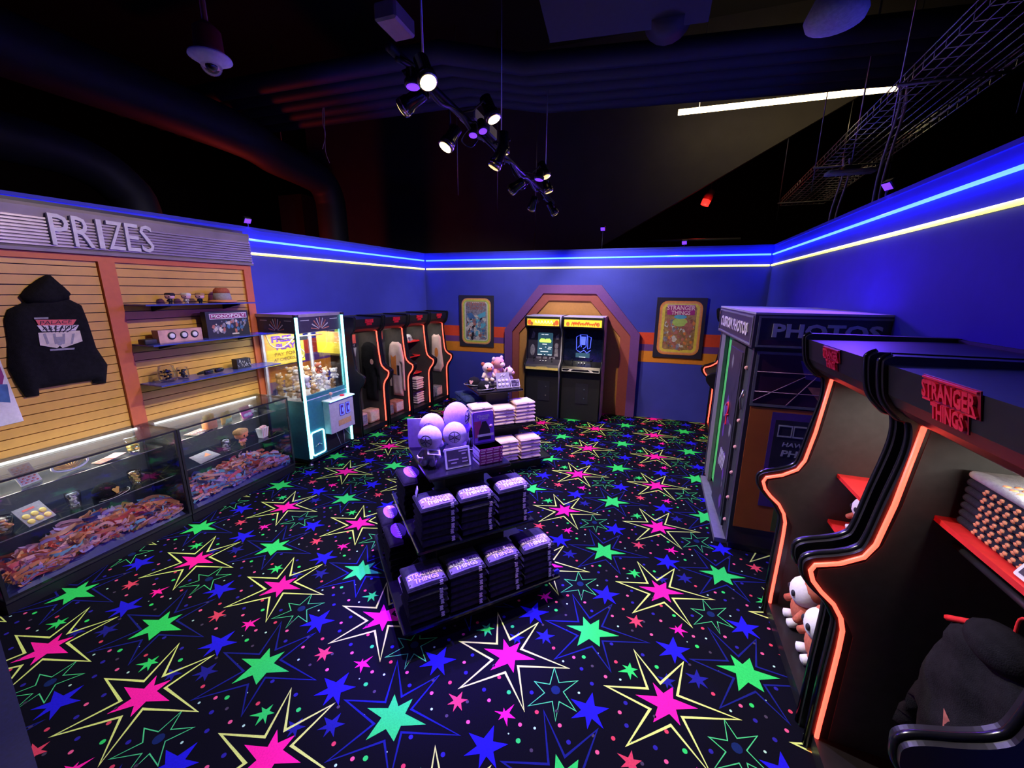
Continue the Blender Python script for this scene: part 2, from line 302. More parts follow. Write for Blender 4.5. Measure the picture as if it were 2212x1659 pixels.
# ---- carpet: one printed repeat, measured 0.917 x 0.8895 m
def carpet():
    b = MB(); b.add([(-5.3, -2.2, 0), (2.1, -2.2, 0), (2.1, 7.45, 0), (-5.3, 7.45, 0)], [(0, 1, 2, 3)], None, 0)
    names = ['carpet', 'c_yel', 'c_mag', 'c_grn', 'c_out', 'c_navy', 'c_blu', 'c_dim', 'c_red', 'c_mint', 'c_grey', 'c_ind', 'c_core', 'c_rose']
    ix = {n: i for i, n in enumerate(names)}
    def star(t, v, c):
        out = []
        for a, d in zip(t, v): out += [(c[0]+a[0], c[1]+a[1]), (c[0]+d[0], c[1]+d[1])]
        return out
    def autoval(t, k=.36):
        # valleys between successive tips
        o = []
        for i in range(len(t)):
            a, d = Vector(t[i]), Vector(t[(i+1) % len(t)]); m = (a.normalized()+d.normalized()).normalized(); o.append(tuple(m*k*min(a.length, d.length)))
        return o
    def shr(poly, w):
        # inset polygon by w
        P = [Vector(p) for p in poly]; n = len(P); out = []
        for i in range(n):
            a, p, c = P[i-1], P[i], P[(i+1) % n]; e1 = (p-a).normalized(); e2 = (c-p).normalized()
            n1 = Vector((e1.y, -e1.x)); n2 = Vector((e2.y, -e2.x)); m = n1+n2
            k = w/max(.18, (1+n1.dot(n2))/1.0)
            out.append(p+m*k)
        return out
    def insideOK(poly): return poly
    YT = [(-.167, .283), (.107, .288), (.357, .037), (.186, -.275), (-.18, -.269), (-.30, -.002)]
    YV = [(-.023, .105), (.058, .066), (.073, -.042), (.023, -.100), (-.070, -.052), (-.084, .055)]
    MT = [(-.064, .107), (.045, .117), (.169, .03), (.070, -.095), (-.065, -.124), (-.158, .0)]
    MV = [(-.008, .060), (.042, .044), (.053, -.014), (.018, -.050), (-.040, -.030), (-.040, .030)]
    NT = [(-.167, .283), (.107, .279), (.354, .036), (.143, -.235), (-.176, -.262), (-.289, -.003)]
    GT = [(-.068, .112), (.041, .123), (.18, .028), (.069, -.095), (-.068, -.135), (-.164, .0)]
    GV = [(-.010, .062), (.047, .040), (.060, -.020), (-.004, -.058), (-.060, -.018), (-.056, .036)]
    OT = [(-.035, .125), (.104, .090), (.121, -.075), (.034, -.160), (-.117, -.131), (-.118, .008)]
    OV = [(.008, .046), (.040, .003), (.030, -.055), (-.002, -.066), (-.052, -.036), (-.036, .020)]
    BT = [(.002, .110), (.100, .050), (.081, -.066), (.002, -.095), (-.088, -.068), (-.108, .035)]
    ST = [(0, .050), (.047, .017), (.049, -.040), (.008, -.065), (-.066, -.037), (-.045, .018)]
    PT = [(.034, .066), (.064, -.004), (.035, -.056), (-.020, -.040), (-.056, -.004), (-.014, .030)]
    RT = [(.002, .057), (.050, .026), (.045, -.040), (.002, -.060), (-.045, -.035), (-.067, .022)]
    DX, DY, X0, Y0 = .917, .8895, .268, 1.912
    def disc(c, r, n=10): return [(c[0]+r*math.cos(2*PI*k/n), c[1]+r*math.sin(2*PI*k/n)) for k in range(n)]
    def outline(t, v, c, w, mi, h):
        o = star(t, v, c); i = shr(list(reversed(o)), w); i.reverse()
        n = len(o); b.add([(p[0], p[1], h) for p in o]+[(p[0], p[1], h) for p in i], [(k, n+k, n+(k+1) % n, (k+1) % n) for k in range(n)], None, mi)
    dots = [('c_grn', .0125, [(.082, .674), (.207, .454), (.449, .144), (.876, .219)]), ('c_mint', .007, [(.27, .538), (.334, .074), (.457, .798), (.634, .452), (.673, .065)]),
            ('c_rose', .0105, [(.193, .53), (.391, .122), (.390, .593), (.590, .530), (.590, .056), (.682, .762), (.848, .455), (.91, .596)]),
            ('c_red', .011, [(.0, .74), (.258, .146), (.259, .62), (.64, .174), (.659, .619), (.48, .42)]),
            ('c_ind', .0115, [(.204, .714), (.448, .529), (.448, .06), (.519, .876), (.604, .296), (.709, .824), (.72, .704), (.795, .278), (.861, .643)]),
            ('c_grey', .009, [(.281, .434), (.507, .1), (.727, .447), (.15, .30), (.36, .66), (.80, .55), (.56, .60), (.86, .80)]), ('c_mint', .004, [(.15, .47), (.53, .20), (.75, .63), (.31, .31)])]
    for i in range(-6, 3):
        for j in range(-4, 8):
            x, y = X0+i*DX, Y0+j*DY
            h = .0008
            outline(YT, YV, (x, y), .0135, ix['c_yel'], h*1.5)
            b.flat(star(MT, MV, (x, y))[::-1], h, None, ix['c_mag'])
            g = (x+.466, y+.345)
            outline(NT, [(a*1.0, d*1.0) for a, d in YV], g, .011, ix['c_navy'], h*1.2)
            b.flat(star(GT, GV, g)[::-1], h*1.6, None, ix['c_grn'])
            o_ = (x+.329, y+.772)
            outline(OT, OV, o_, .0052, ix['c_out'], h)
            b.flat(disc(o_, .026), h, None, ix['c_core'])
            for c, t, n_ in (((.064, .373), BT, 'c_blu'), ((.527, .715), BT, 'c_blu'), ((.185, .211), [(a*.62, d*.62) for a, d in BT], 'c_dim'), ((.722, .148), ST, 'c_grn'), ((.098, .555), PT, 'c_mag'), ((.748, .536), RT, 'c_red'), ((.93, .14), [(a*.5, d*.5) for a, d in BT], 'c_dim')):
                b.flat(star(t, autoval(t, .40), (x+c[0], y+c[1]))[::-1], h*1.3, None, ix[n_])
            for n_, r, L in dots:
                for c in L: b.flat(disc((x+c[0], y+c[1]), r), h, None, ix[n_])
    # keep the print within the room
    o = b.build('floor', names); struct(o)
carpet()
# ---- walls
T_L = frame((wl(YB), YB, 0), (math.sin(AL), math.cos(AL), 0), (0, 0, 1))   # local x runs along the left wall (0 at the corner, negative towards the viewer), z into the room
T_R = frame((wr(YB), YB, 0), (-math.sin(-AR), -math.cos(AR), 0), (0, 0, 1))  # local x grows towards the viewer
def wallbox(name, T, x0, x1):
    b = MB(); b.span((x0, 0, -.14), (x1, WH, 0), T); o = b.build(name, 'wall_blue'); struct(o)
    c = MB(); c.span((x0, WH-.03, -.16), (x1, WH, .012), T); c.build('coping', 'wall_blue', o, world=True); return o
bpy.context.view_layer.update()
T_B = FB((0, YB, 0))
wall_back = wallbox('wall_back', T_B, -4.40, 1.92)
wall_left = wallbox('wall_left', T_L, -9.6, 0)
wall_right = wallbox('wall_right', T_R, 0, 9.6)
bpy.context.view_layer.update()
def stripes(w, T, x0, x1):
    for z0, z1, m in ((1.325, 1.53, 'paint_red'), (1.21, 1.325, 'paint_purple'), (1.015, 1.21, 'paint_orange')):
        b = MB(); b.span((x0, z0, .0), (x1, z1, .004), T); b.build('painted_stripe', m, w, world=True)
stripes(wall_back, T_B, -4.276, -2.50); stripes(wall_back, T_B, -.12, 1.77)
stripes(wall_left, T_L, -3.7, 0); stripes(wall_right, T_R, 0, 1.9)
# light lines along the walls
def lightline(name, label, T, x0, x1, z, m, r):
    b = MB(); b.tube([(x0, z, .016), (x1, z, .016)], r, 8, T); o = b.build(name, m); tag(o, label, 'light', 'light lines round the wall tops')
for T, x0, x1, wn in ((T_L, -3.66, -.045, 'left wall beside the prize sign'), (T_B, -4.235, 1.74, 'back wall above the arch'), (T_R, .045, 9.5, 'wall behind the photo booth')):
    lightline('light_line', 'thin yellow glowing light line on the '+wn, T, x0, x1, 2.625, 'neon_yel', .016)
    lightline('light_line', 'thin blue glowing light line on the '+wn, T, x0 if wn[0] != 'l' else -7.2, x1, 2.785, 'neon_blu', .013)
# plain floor beside the carpet, where the carpet ends
b = MB(); b.prism([(-3.95, 1.02), (-2.2, .545), (-1.2, .27), (-1.6, -2.1), (-5.0, -2.1), (-5.0, 1.02)], .001, .006); tag(b.build('floor_mat', 'floor_blue'), 'plain dark blue floor covering where the star carpet ends', 'floor mat')
# the dark hall around and above
b = MB(); b.span((-16, -6, 7.2), (12, 16, 7.3)); struct(b.build('ceiling', 'ceil_black'))
b = MB(); b.span((-16, 15.9, 0), (12, 16, 7.2)); struct(b.build('wall_hall_back', 'ceil_black'))
b = MB(); b.span((-16, -6, 0), (-15.9, 15.9, 7.2)); struct(b.build('wall_hall_left', 'ceil_black'))
b = MB(); b.span((11.9, -6, 0), (12, 15.9, 7.2)); struct(b.build('wall_hall_right', 'ceil_black'))
b = MB(); b.span((-15.9, 7.6, -.02), (11.9, 15.9, 0)); struct(b.build('floor_hall', 'ceil_black'))
# raked dark partition behind the back wall, its upper right edge sloping
b = MB(); b.prism([(-9, 0), (-7.0, 0), (-.70, 3.40), (5.5, 6.85), (5.5, 7.2), (-9, 7.2)], 0, .12, FB((0, 9.6, 0))); struct(b.build('wall_raked', 'soffit'))
# arch of three nested eight-sided frames round the two game cabinets
def octo(xl, xr, zt, zs, xt0, xt1): return [(xl, 0), (xl, zs), (xt0, zt), (xt1, zt), (xr, zs), (xr, 0)]
o1 = octo(-2.55, -.075, 2.325, 1.50, -1.885, -.775); o2 = octo(-2.40, -.228, 2.175, 1.465, -1.805, -.857); o3 = octo(-2.27, -.40, 2.05, 1.44, -1.705, -.955)
arch = thing('arch', 'purple red and tan nested octagonal arch round two game cabinets', 'arch', (-1.31, YB, 0))
def openring(b, o, i, h0, h1, T):
    n = len(o)
    for k in range(n-1):
        q = [o[k], o[k+1], i[k+1], i[k]]; b.prism(q[::-1], h0, h1, T)
b = MB(); openring(b, o1, o2, .0, .085, T_B); b.build('outer_frame', 'paint_purple', arch, world=True)
b = MB(); openring(b, o2, o3, .0, .05, T_B); b.build('middle_frame', 'paint_brown', arch, world=True)
b = MB(); b.prism(o3[::-1], .0, .012, T_B); b.build('inner_panel', 'paint_tan', arch, world=True)
# ================================================================== PRIZE WALL
SX = -4.50                       # face of the slat boards
sw = thing('slat_wall', 'yellow wooden slat wall in an orange frame under the prize sign', 'slat wall', (SX-.03, 2.2, 0))
b = MB(); b.span((SX-.06, .02, .0), (SX-.035, 3.66, 2.86)); b.build('backing_board', 'box_dark', sw, world=True)
for (y0, y1) in ((.05, 2.235), (2.36, 3.565)):
    z = .93
    mb0 = None
    while z < 2.43:
        h = min(.0762, 2.43-z)
        if h > .02:
            b = MB(); b.span((SX-.035, y0, z+.0035), (SX, y1, z+h-.0035)); o = b.build('slat', 'slat', sw, world=True)
        z += .0762
for y0, y1 in ((2.24, 2.355), (3.565, 3.655)):
    b = MB(); b.span((SX-.035, y0, .9), (SX+.025, y1, 2.47)); b.build('frame_post', 'orange_frame', sw, world=True)
b = MB(); b.span((SX-.035, .02, 2.425), (SX+.026, 3.656, 2.475)); b.build('frame_rail', 'orange_frame', sw, world=True)
# header with ridges and raised letters
hd = thing('sign_header', 'ridged metal header board with raised grey letters above the slat wall', 'sign', (SX, 1.9, 2.475))
HX = SX+.03
prof = [(0, 2.475)]; z = 2.475
prof = [(SX-.035, 2.477), (HX+.03, 2.477), (HX+.034, 2.50), (HX+.02, 2.512)]
k = 0; z = 2.515
while z < 2.735:
    prof += [(HX+.006, z), (HX+.022, z+.005), (HX+.022, z+.018), (HX+.006, z+.023)]; z += .0245
prof += [(HX+.008, 2.745), (HX+.02, 2.80), (HX+.012, 2.825), (SX-.035, 2.825)]
b = MB(); b.prism([(p[0], p[1]) for p in prof], -.05, -3.668, Matrix(((1, 0, 0, 0), (0, 0, -1, 0), (0, 1, 0, 0), (0, 0, 0, 1)))); b.build('ridged_board', 'header_metal', hd, world=True)
pc = [(128, 497), (178, 501), (215, 505), (248, 509), (285, 513), (316, 517)]
for ch, wd in zip('PRIZES', (.115, .125, .035, .115, .10, .10)):
    px, py = pc['PRIZES'.index(ch) if ch != 'I' else 2]
    p = PX(px, py, HX+.03); b = MB(); b.text(ch, wd, .235, FL((HX+.02, p.y, 2.648)) @ Matrix.Rotation(-.02, 4, 'Z'), 0, .022, bold=.0); b.build('letter', 'letter_grey', hd, world=True)
# three acrylic shelves on the right hand bay
def shelf(z, y0, y1, label, dep=.30):
    t = thing('wall_shelf', label, 'shelf', (SX+dep/2, (y0+y1)/2, z), 0, 'shelves on the slat wall')
    b = MB(); b.span((SX+.002, y0, z-.012), (SX+dep, y1, z)); b.build('shelf_board', 'acrylic_blue', t, world=True)
    for y in (y0+.22, y1-.22):
        b = MB(); b.prism([(0, 0), (dep*.8, 0), (dep*.8, -.012), (0, -.06)], -.012, .012, frame((SX+.002, y, z-.013), (1, 0, 0), (0, 0, 1))); b.build('bracket', 'black', t, world=True)
    return t
S1, S2, S3 = 2.062, 1.70, 1.325
shelf(S1, 2.37, 3.50, 'top blue acrylic wall shelf holding small figurines and a hat'); shelf(S2, 2.37, 3.62, 'middle blue acrylic wall shelf holding a board game box'); shelf(S3, 2.37, 3.66, 'bottom blue acrylic wall shelf holding jars and a small patterned box')
# figurines
def figurine(name, label, cat, loc, s, head, body, hair, rz=0, group=None, legs=None):
    t = thing(name, label, cat, loc, rz, group)
    b = MB(); b.rbox((0, 0, .62*s), (.60*s, .50*s, .46*s), .16*s, None, 0, 3); hh = b.build('head', head, t)
    b = MB(); b.rbox((0, .03*s, .74*s), (.64*s, .54*s, .30*s), .14*s, None, 0, 3); b.build('hair', hair, hh)
    for sx in (-1, 1):
        b = MB(); b.ball((sx*.16*s, -.245*s, .58*s), (.05*s, .02*s, .06*s), None, 0, 8, 6); b.build('eye', 'ink', hh)
    b = MB(); b.lathe([(.10*s, .16*s), (.17*s, .18*s), (.14*s, .34*s), (.09*s, .42*s)], 12); b.build('torso', body, t)
    for sx in (-1, 1):
        b = MB(); b.tube([(sx*.13*s, 0, .36*s), (sx*.22*s, -.03*s, .28*s), (sx*.22*s, -.07*s, .2*s)], .045*s, 6); b.build('arm', body, t)
        b = MB(); b.tube([(sx*.08*s, 0, .2*s), (sx*.09*s, 0, .05*s), (sx*.09*s, -.05*s, .04*s)], [.06*s, .06*s, .05*s], 6); b.build('leg', legs or body, t)
    return t
for px, hair, body, lb in ((368, 'ink', 'box_dark', 'dark haired mini figurine on the top wall shelf'), (403, 'plush_white', 'offwhite', 'white capped mini figurine on the top wall shelf'), (433, 'plush_tan', 'denim', 'brown haired mini figurine beside the hat on the top wall shelf')):
    p = PX(px, 650, SX+.15); figurine('figurine', lb, 'figurine', (SX+.15, p.y, S1), .115, 'pink_card', body, hair, -PI/2+.3-PI/2+PI/2+PI/2)
# hat with wide brim
p = PX(478, 640, SX+.13)
t = thing('hat', 'red and grey wide brimmed hat on the top wall shelf', 'hat', (SX+.14, p.y, S1), .2)
b = MB(); b.lathe([(.01, .004), (.125, .006), (.135, .016), (.12, .022), (.085, .03), (.08, .05)], 24); b.build('brim', 'ribbon_orange', t)
b = MB(); b.lathe([(.085, .03), (.082, .07), (.075, .10)], 24); b.build('band', 'plush_grey', t)
b = MB(); b.lathe([(.076, .10), (.072, .13), (.05, .155), (.012, .15)], 24); b.build('crown', 'plush_rust', t)
# board game box
p0 = PX(447, 700, SX+.17); p1 = PX(537, 690, SX+.17)
t = thing('board_game', 'large dark board game box with a white name plate on the middle shelf', 'game box', (SX+.13, (p0.y+p1.y)/2, S2), .0)
wdt = p1.y-p0.y
b = MB(); b.box((0, 0, .135), (.07, wdt, .27)); bx_ = b.build('box', 'box_dark', t)
TG = FL((.0355, 0, .135))
b = MB(); b.span((-.42*wdt, .055, 0), (.46*wdt, .115, .0015), TG, 0); b.span((-.405*wdt, .061, .0005), (.445*wdt, .109, .002), TG, 1); b.text('MONOPOLY', .80*wdt, .036, TG @ TR(.02*wdt, .085, .002), 2, .001, bold=.02)
b.build('name_plate', ['print_lav', 'art_plum', 'white'], bx_)
b = MB()
random.seed(3)
for i in range(46):
    a, c = random.uniform(-.38, .46)*wdt, random.uniform(-.085, .04); r = random.uniform(.008, .024); b.flat([(a+r*math.cos(k*1.05)*random.uniform(.6, 1.2), c+r*1.3*math.sin(k*1.05)*random.uniform(.6, 1.2)) for k in range(6)], .001+.00003*i, TG, random.randrange(4))
b.span((.05*wdt, -.118, 0), (.22*wdt, -.104, .0018), TG, 3); b.build('cover_picture', ['art_blue', 'art_rust', 'art_grey', 'art_pale'], bx_)
# box with three discs
p0 = PX(343, 740, SX+.17); p1 = PX(437, 735, SX+.17); wd = p1.y-p0.y
t = thing('disc_game', 'low brown box with three white discs on its front', 'game box', (SX+.14, (p0.y+p1.y)/2, S2))
b = MB(); b.box((0, 0, .06), (.09, wd, .12)); bx_ = b.build('box', 'side_art', t)
for k in (-.22, .06, .31):
    b = MB(); b.lathe([(.036, 0), (.036, .004), (.02, .005)], 20, FL((.046, k*wd, .062))); b.build('dark_ring', 'box_dark', bx_); b = MB(); b.lathe([(.024, .004), (.024, .009), (.018, .011)], 20, FL((.046, k*wd, .062))); b.build('white_disc', 'white', bx_)
p = PX(325, 740, SX+.15); b = MB(); b.rbox((SX+.15, p.y-.02, S2+.024), (.10, .10, .048), .008); tag(b.build('small_carton', 'box_dark'), 'small dark carton beside the box with three discs', 'carton')
# jars
for px, r, h, lb in ((362, .070, .15, 'round glass jar of dark trinkets on the bottom wall shelf'), (396, .052, .115, 'smaller glass jar of black trinkets on the bottom wall shelf')):
    p = PX(px, 815, SX+.15); t = thing('glass_jar', lb, 'jar', (SX+.15, p.y, S3))
    b = MB(); b.lathe([(r*.8, 0), (r, .02), (r, h*.75), (r*.85, h*.92), (r*.9, h)], 20); b.build('glass', 'jar_glass', t)
    b = MB()
    for i in range(26):
        a = random.uniform(0, 6.28); q = random.uniform(0, r*.72); b.ball((q*math.cos(a), q*math.sin(a), .02+random.uniform(0, h*.62)), (.014, .010, .012), None, random.randrange(3), 6, 5, Matrix.Rotation(a, 4, 'X'))
    o = b.build('trinkets', ['box_dark', 'black_gloss', 'gold'] if px < 380 else ['box_dark', 'black_gloss', 'ink'], t); o['kind'] = 'stuff'
# goggles / sunglasses
p = PX(455, 806, SX+.16); t = thing('goggles', 'folded black goggles with strap on the bottom wall shelf', 'goggles', (SX+.16, p.y+.02, S3), .15)
for sy in (-1, 1):
    b = MB(); b.rbox((.02, sy*.062, .028), (.03, .10, .045), .012, None, 0, 2); b.build('lens', 'black_gloss', t)
b = MB(); b.tube(bez([(.02, -.11, .03), (-.04, -.13, .02), (-.07, 0, .03), (-.05, .14, .03), (.02, .115, .03)]), .009, 6); b.build('strap', 'black_matte', t)
p = PX(524, 790, SX+.16); t = thing('patterned_box', 'small dark box with white line drawings on the bottom wall shelf', 'box', (SX+.15, p.y, S3))
b = MB(); b.box((0, 0, .055), (.08, .165, .11)); bx_ = b.build('box', 'box_dark', t); b = MB(); TG = FL((.0405, 0, .05))
for i in range(16):
    a, c = -.07+.0095*i, random.uniform(-.035, .03); b.tube(bez([(a, c, .0012), (a+random.uniform(-.01, .012), c+.014, .0012), (a+random.uniform(-.012, .012), c+.026, .0012)], 3), .0018, 4, TG)
b.build('line_drawing', 'white', bx_)
# hoodie hung flat on the slats, back view with print
HD = FL((SX+.01, 0, 0))
def hp(pts, x=SX+.04): return [(PX(a, c, x).y, PX(a, c, x).z) for a, c in pts]
t = thing('hoodie', 'black hooded sweatshirt with an angular back print hung on the slat wall', 'hoodie', (SX+.01, 1.9, 1.38))
body = hp([(58, 652), (80, 640), (150, 645), (180, 660), (192, 690), (212, 752), (236, 788), (233, 828), (205, 829), (203, 822), (150, 830), (88, 840), (89, 855), (60, 859), (40, 830), (22, 795), (22, 740), (14, 690), (22, 668)])
b = MB(); b.pillow(body, .055, .07, HD, 0, .03, .006, .12); b.build('body', 'shirt_black', t, world=True)
hood = hp([(46, 640), (60, 622), (86, 602), (103, 593), (111, 594), (152, 630), (153, 646), (110, 660), (60, 656)])
b = MB(); b.pillow(hood, .075, .06, HD @ TR(0, 0, .01), 0, .025, .004, .15); b.build('hood', 'shirt_black', t, world=True)
PRT = HD @ TR(0, 0, .066); Xp = SX+.076
b = MB()
def pf(pts, mi, h): b.flat(hp(pts, Xp)[::-1], h, PRT, mi)
pf([(76, 691), (165, 690), (157, 702), (83, 703)], 0, .003); pf([(79, 703), (170, 702), (163, 714), (90, 716)], 1, .003)
pf([(82, 719), (172, 714), (178, 737), (135, 752), (129, 747), (123, 752), (86, 746)], 2, .003)
for k in range(6): pf([(88+15*k, 703), (92+15*k, 703), (105+8*k, 718), (102+8*k, 718)], 3, .004)
for k in range(4): pf([(92+21*k, 721), (98+21*k, 720), (106+17*k, 742), (101+17*k, 744)], 4, .004)
pf([(119, 728), (134, 727), (138, 740), (129, 747), (120, 741)], 4, .0045)
pf([(107, 754), (161, 751), (160, 755), (108, 758)], 4, .003); pf([(73, 686), (104, 685), (104, 689), (73, 690)], 4, .003)
b.text('PALACE', .19, .028, PRT @ TR(hp([(121, 696)], Xp)[0][0], hp([(121, 696)], Xp)[0][1], .0035), 3, .001, shear=.2); b.text('ARCADE', .19, .028, PRT @ TR(hp([(126, 708)], Xp)[0][0], hp([(126, 708)], Xp)[0][1], .0035), 3, .001, shear=.2)
b.build('back_print', ['ribbon_red', 'plush_white', 'pj_cream', 'ink', 'plush_grey'], t, world=True)
# pale tee hung lower, beside the hoodie
t = thing('tee_shirt', 'pale grey tee shirt with a dark print half behind the black hoodie', 'tee shirt', (SX+.006, 1.42, 1.2))
tee = [(1.02, 1.95), (1.12, 2.03), (1.26, 2.05), (1.34, 2.01), (1.42, 2.05), (1.52, 2.03), (1.60, 1.93), (1.545, 1.82), (1.585, 1.20), (1.11, 1.18), (1.09, 1.80)]
b = MB(); b.pillow(tee, .012, .06, FL((SX+.003, 0, 0)), 0, .035, .004, .3); b.build('body', 'plush_white', t, world=True)
b = MB(); b.flat([(1.30, 1.52), (1.50, 1.42), (1.545, 1.56), (1.53, 1.76), (1.40, 1.82), (1.30, 1.74)], .019, FL((SX+.003, 0, 0)), 0); b.flat([(1.32, 1.44), (1.54, 1.36), (1.55, 1.50), (1.34, 1.54)], .0195, FL((SX+.003, 0, 0)), 1); b.build('chest_print', ['art_plum', 'art_blue'], t, world=True)
# ================================================================== GLASS SHOWCASES
CF, CB, CT = -4.0, -4.495, .952
def showcase(y0, y1, label, group):
    t = thing('showcase', label, 'showcase', ((CF+CB)/2, (y0+y1)/2, 0), 0, group)
    w = 0.02
    b = MB(); b.span((CB, y0, 0), (CF-.01, y1, .085)); b.build('plinth', 'black', t, world=True)
    b = MB(); b.span((CB, y0, .085), (CF, y1, .105)); b.build('deck', 'black_matte', t, world=True)
    b = MB(); b.span((CB, y0, .105), (CB+.012, y1, CT-.03)); b.build('back_panel', 'inner_grey', t, world=True)
    for y in (y0, y1-w):
        for x in (CF-w, CB):
            b = MB(); b.span((x, y, .105), (x+w, y+w, CT-.008)); b.build('post', 'black', t, world=True)
    for x in (CF-w, CB):
        b = MB(); b.span((x, y0+w, CT-.022), (x+w, y1-w, CT-.008)); b.build('top_rail', 'black', t, world=True)
    for y in (y0, y1-w):
        b = MB(); b.span((CB+w, y, CT-.022), (CF-w, y+w, CT-.008)); b.build('top_rail', 'black', t, world=True)
    b = MB(); b.span((CB, y0, CT-.007), (CF+.004, y1, CT)); b.build('top_pane', 'pane_blue', t, world=True)
    b = MB(); b.span((CF-.006, y0+w, .105), (CF-.001, y1-w, CT-.022)); b.build('front_pane', 'pane_clear', t, world=True)
    b = MB(); b.span((CB+.03, y0+.004, .105), (CF-w, y0+.009, CT-.022)); b.build('side_pane', 'pane_clear', t, world=True)
    b = MB(); b.span((CB+.03, y1-.009, .105), (CF-w, y1-.004, CT-.022)); b.build('side_pane', 'pane_clear', t, world=True)
    for z, dp in ((.772, .30), (.502, .40)):
        b = MB(); b.span((CB+.015, y0+.03, z-.007), (CB+.015+dp, y1-.03, z)); sh = b.build('glass_shelf', 'pane_blue', t, world=True)
        b = MB(); b.span((CB+.0155+dp, y0+.03, z-.007), (CB+.0195+dp, y1-.03, z)); b.build('polished_edge', 'steel', sh, world=True)
        for y in (y0+.1, y1-.1):
            b = MB(); b.tube([(CB+.015, y, z-.012), (CB+.10, y, z-.012)], .006, 6); b.build('clip', 'steel', sh, world=True)
    b = MB(); b.rbox((CB+.06, (y0+y1)/2, CT-.022), (.028, y1-y0-.12, .016), .004); st = b.build('strip_lamp', 'case_strip', t, world=True)
    for y in (y0+.055, y1-.055):
        b = MB(); b.box((CB+.06, y, CT-.022), (.032, .02, .02)); b.build('lamp_end', 'offwhite', st, world=True)
    lamp('AREA', 'showcase_lamp', (CB+.06, (y0+y1)/2, CT-.035), (1, .86, .66), 12, (CB+.22, (y0+y1)/2, .2), size=y1-y0-.15, sy=.03)
    return t
showcase(1.10, 2.300, 'glass showcase with a long ribbon heap under the hoodie', 'glass showcases')
showcase(2.308, 3.515, 'glass showcase beside the claw machine with a figurine on its shelf', 'glass showcases')
def ribbons(y0, y1, label, seed, blue):
    rnd = random.Random(seed); b = MB()
    mats = ['ribbon_orange', 'ribbon_red', 'ribbon_pink', 'ribbon_mauve', 'ribbon_blue', 'ribbon_navy', 'ribbon_lilac']
    def hgt(x, y): 
        u = (x-(-4.25))/.22; v = (y-(y0+y1)/2)/((y1-y0)/2); return max(0, .19*(1-u*u*.55)*(1-.45*abs(v)**3)*(1+.18*math.sin(y*9+seed)))
    nx, ny = 7, 26; V = []; F = []
    for i in range(nx):
        for j in range(ny):
            x = -4.44+.405*i/(nx-1); y = y0+(y1-y0)*j/(ny-1); e = 0 if i in (0, nx-1) or j in (0, ny-1) else 1
            V.append((x, y, .106+e*(hgt(x, y)*.8+rnd.uniform(0, .02))))
    for i in range(nx-1):
        for j in range(ny-1): F.append((i*ny+j, (i+1)*ny+j, (i+1)*ny+j+1, i*ny+j+1))
    for k, f in enumerate(F): b.add([V[i] for i in f], [(0, 1, 2, 3)], None, 5, True)
    for k in range(470):
        x = rnd.uniform(-4.40, -4.04) if k % 3 else rnd.uniform(-4.12, -4.035); y = rnd.uniform(y0+.05, y1-.05); z = .112+hgt(x, y)*rnd.uniform(.72, 1.05)
        r = rnd.uniform(.045, .10); a0 = rnd.uniform(0, 6.28); sp = rnd.uniform(1.4, 4.2); tl = rnd.uniform(-.75, .75); az = rnd.uniform(0, PI)
        Rm = Matrix.Rotation(az, 4, 'Z') @ Matrix.Rotation(tl, 4, 'X'); q = rnd.uniform(.4, 1.0)
        pts = []; ws = []
        for i in range(9):
            a = a0+sp*i/8; p = Rm @ Vector((r*math.cos(a)*1.5, r*math.sin(a)*q*.8, .012*math.sin(3*a+k))); p = p+Vector((x, y, z))
            p.x = min(max(p.x, -4.455), -4.03); p.y = min(max(p.y, y0+.012), y1-.012); p.z = min(max(p.z, .113), .46); pts.append(p); ws.append((Rm @ Vector((.25*math.cos(a), .25*math.sin(a), 1))).normalized())
        v = (y-y0)/(y1-y0); w = [5, 3, 4, 3, 1.2, .6, .8] if not blue else [3, 3, 3, 2, 2.4, 1.0, 2.4]
        b.strip(pts, ws, rnd.uniform(.019, .034), 0, None, rnd.choices(range(7), w)[0])
    o = b.build('ribbon_heap', mats); o['kind'] = 'stuff'; tag(o, label, 'ribbons')
ribbons(1.13, 2.27, 'tangled heap of orange pink and red ribbons under the stacked shelves', 5, False)
ribbons(2.34, 3.48, 'tangled heap of pink blue and lilac ribbons below the orange figurine', 11, True)
# ---- items in the showcases
ZU, ZL = .772, .502
def cup(px, py, zs, x, r, h, mats, label, nm, cat, stuff=12):
    p = PX(px, py, x); t = thing(nm, label, cat, (x, p.y, zs))
    b = MB(); b.lathe([(r*.75, .001), (r*.82, .02), (r, h*.7), (r*1.02, h)], 16); b.build('clear_wrap', 'film', t)
    b = MB()
    for i in range(stuff):
        a = random.uniform(0, 6.28); q = random.uniform(0, r*.6); b.rbox((q*math.cos(a), q*math.sin(a), .02+(h-.03)*i/stuff), (r*.9, r*.5, r*.28), r*.1, Matrix.Rotation(a, 4, 'Z') @ Matrix.Rotation(random.uniform(-.6, .6), 4, 'X') if False else None, i % len(mats), 1)
    b.build('contents', mats, t); return t
def card(px, py, zs, x, w, h, m, label, nm, cat, lean=.35, rz=0.25):
    p = PX(px, py, x); t = thing(nm, label, cat, (x, p.y, zs), rz); Tm = frame((0, 0, 0), (0, 1, 0), (-math.sin(lean), 0, math.cos(lean)))
    b = MB(); b.span((-w/2, 0.002, 0), (w/2, h, .006), Tm); c = b.build('card', m, t); return t, Tm, c
t, Tm, c = card(72, 1055, ZU, -4.27, .125, .16, 'offwhite', 'clear pouch of pink and white striped tape', 'tape_pouch', 'pouch', .5)
b = MB()
for i in range(6):
    for j in range(8): b.span((-.05+.017*i, .012+.018*j, .006), (-.039+.017*i, .022+.018*j, .010), Tm, (i+j) % 2)
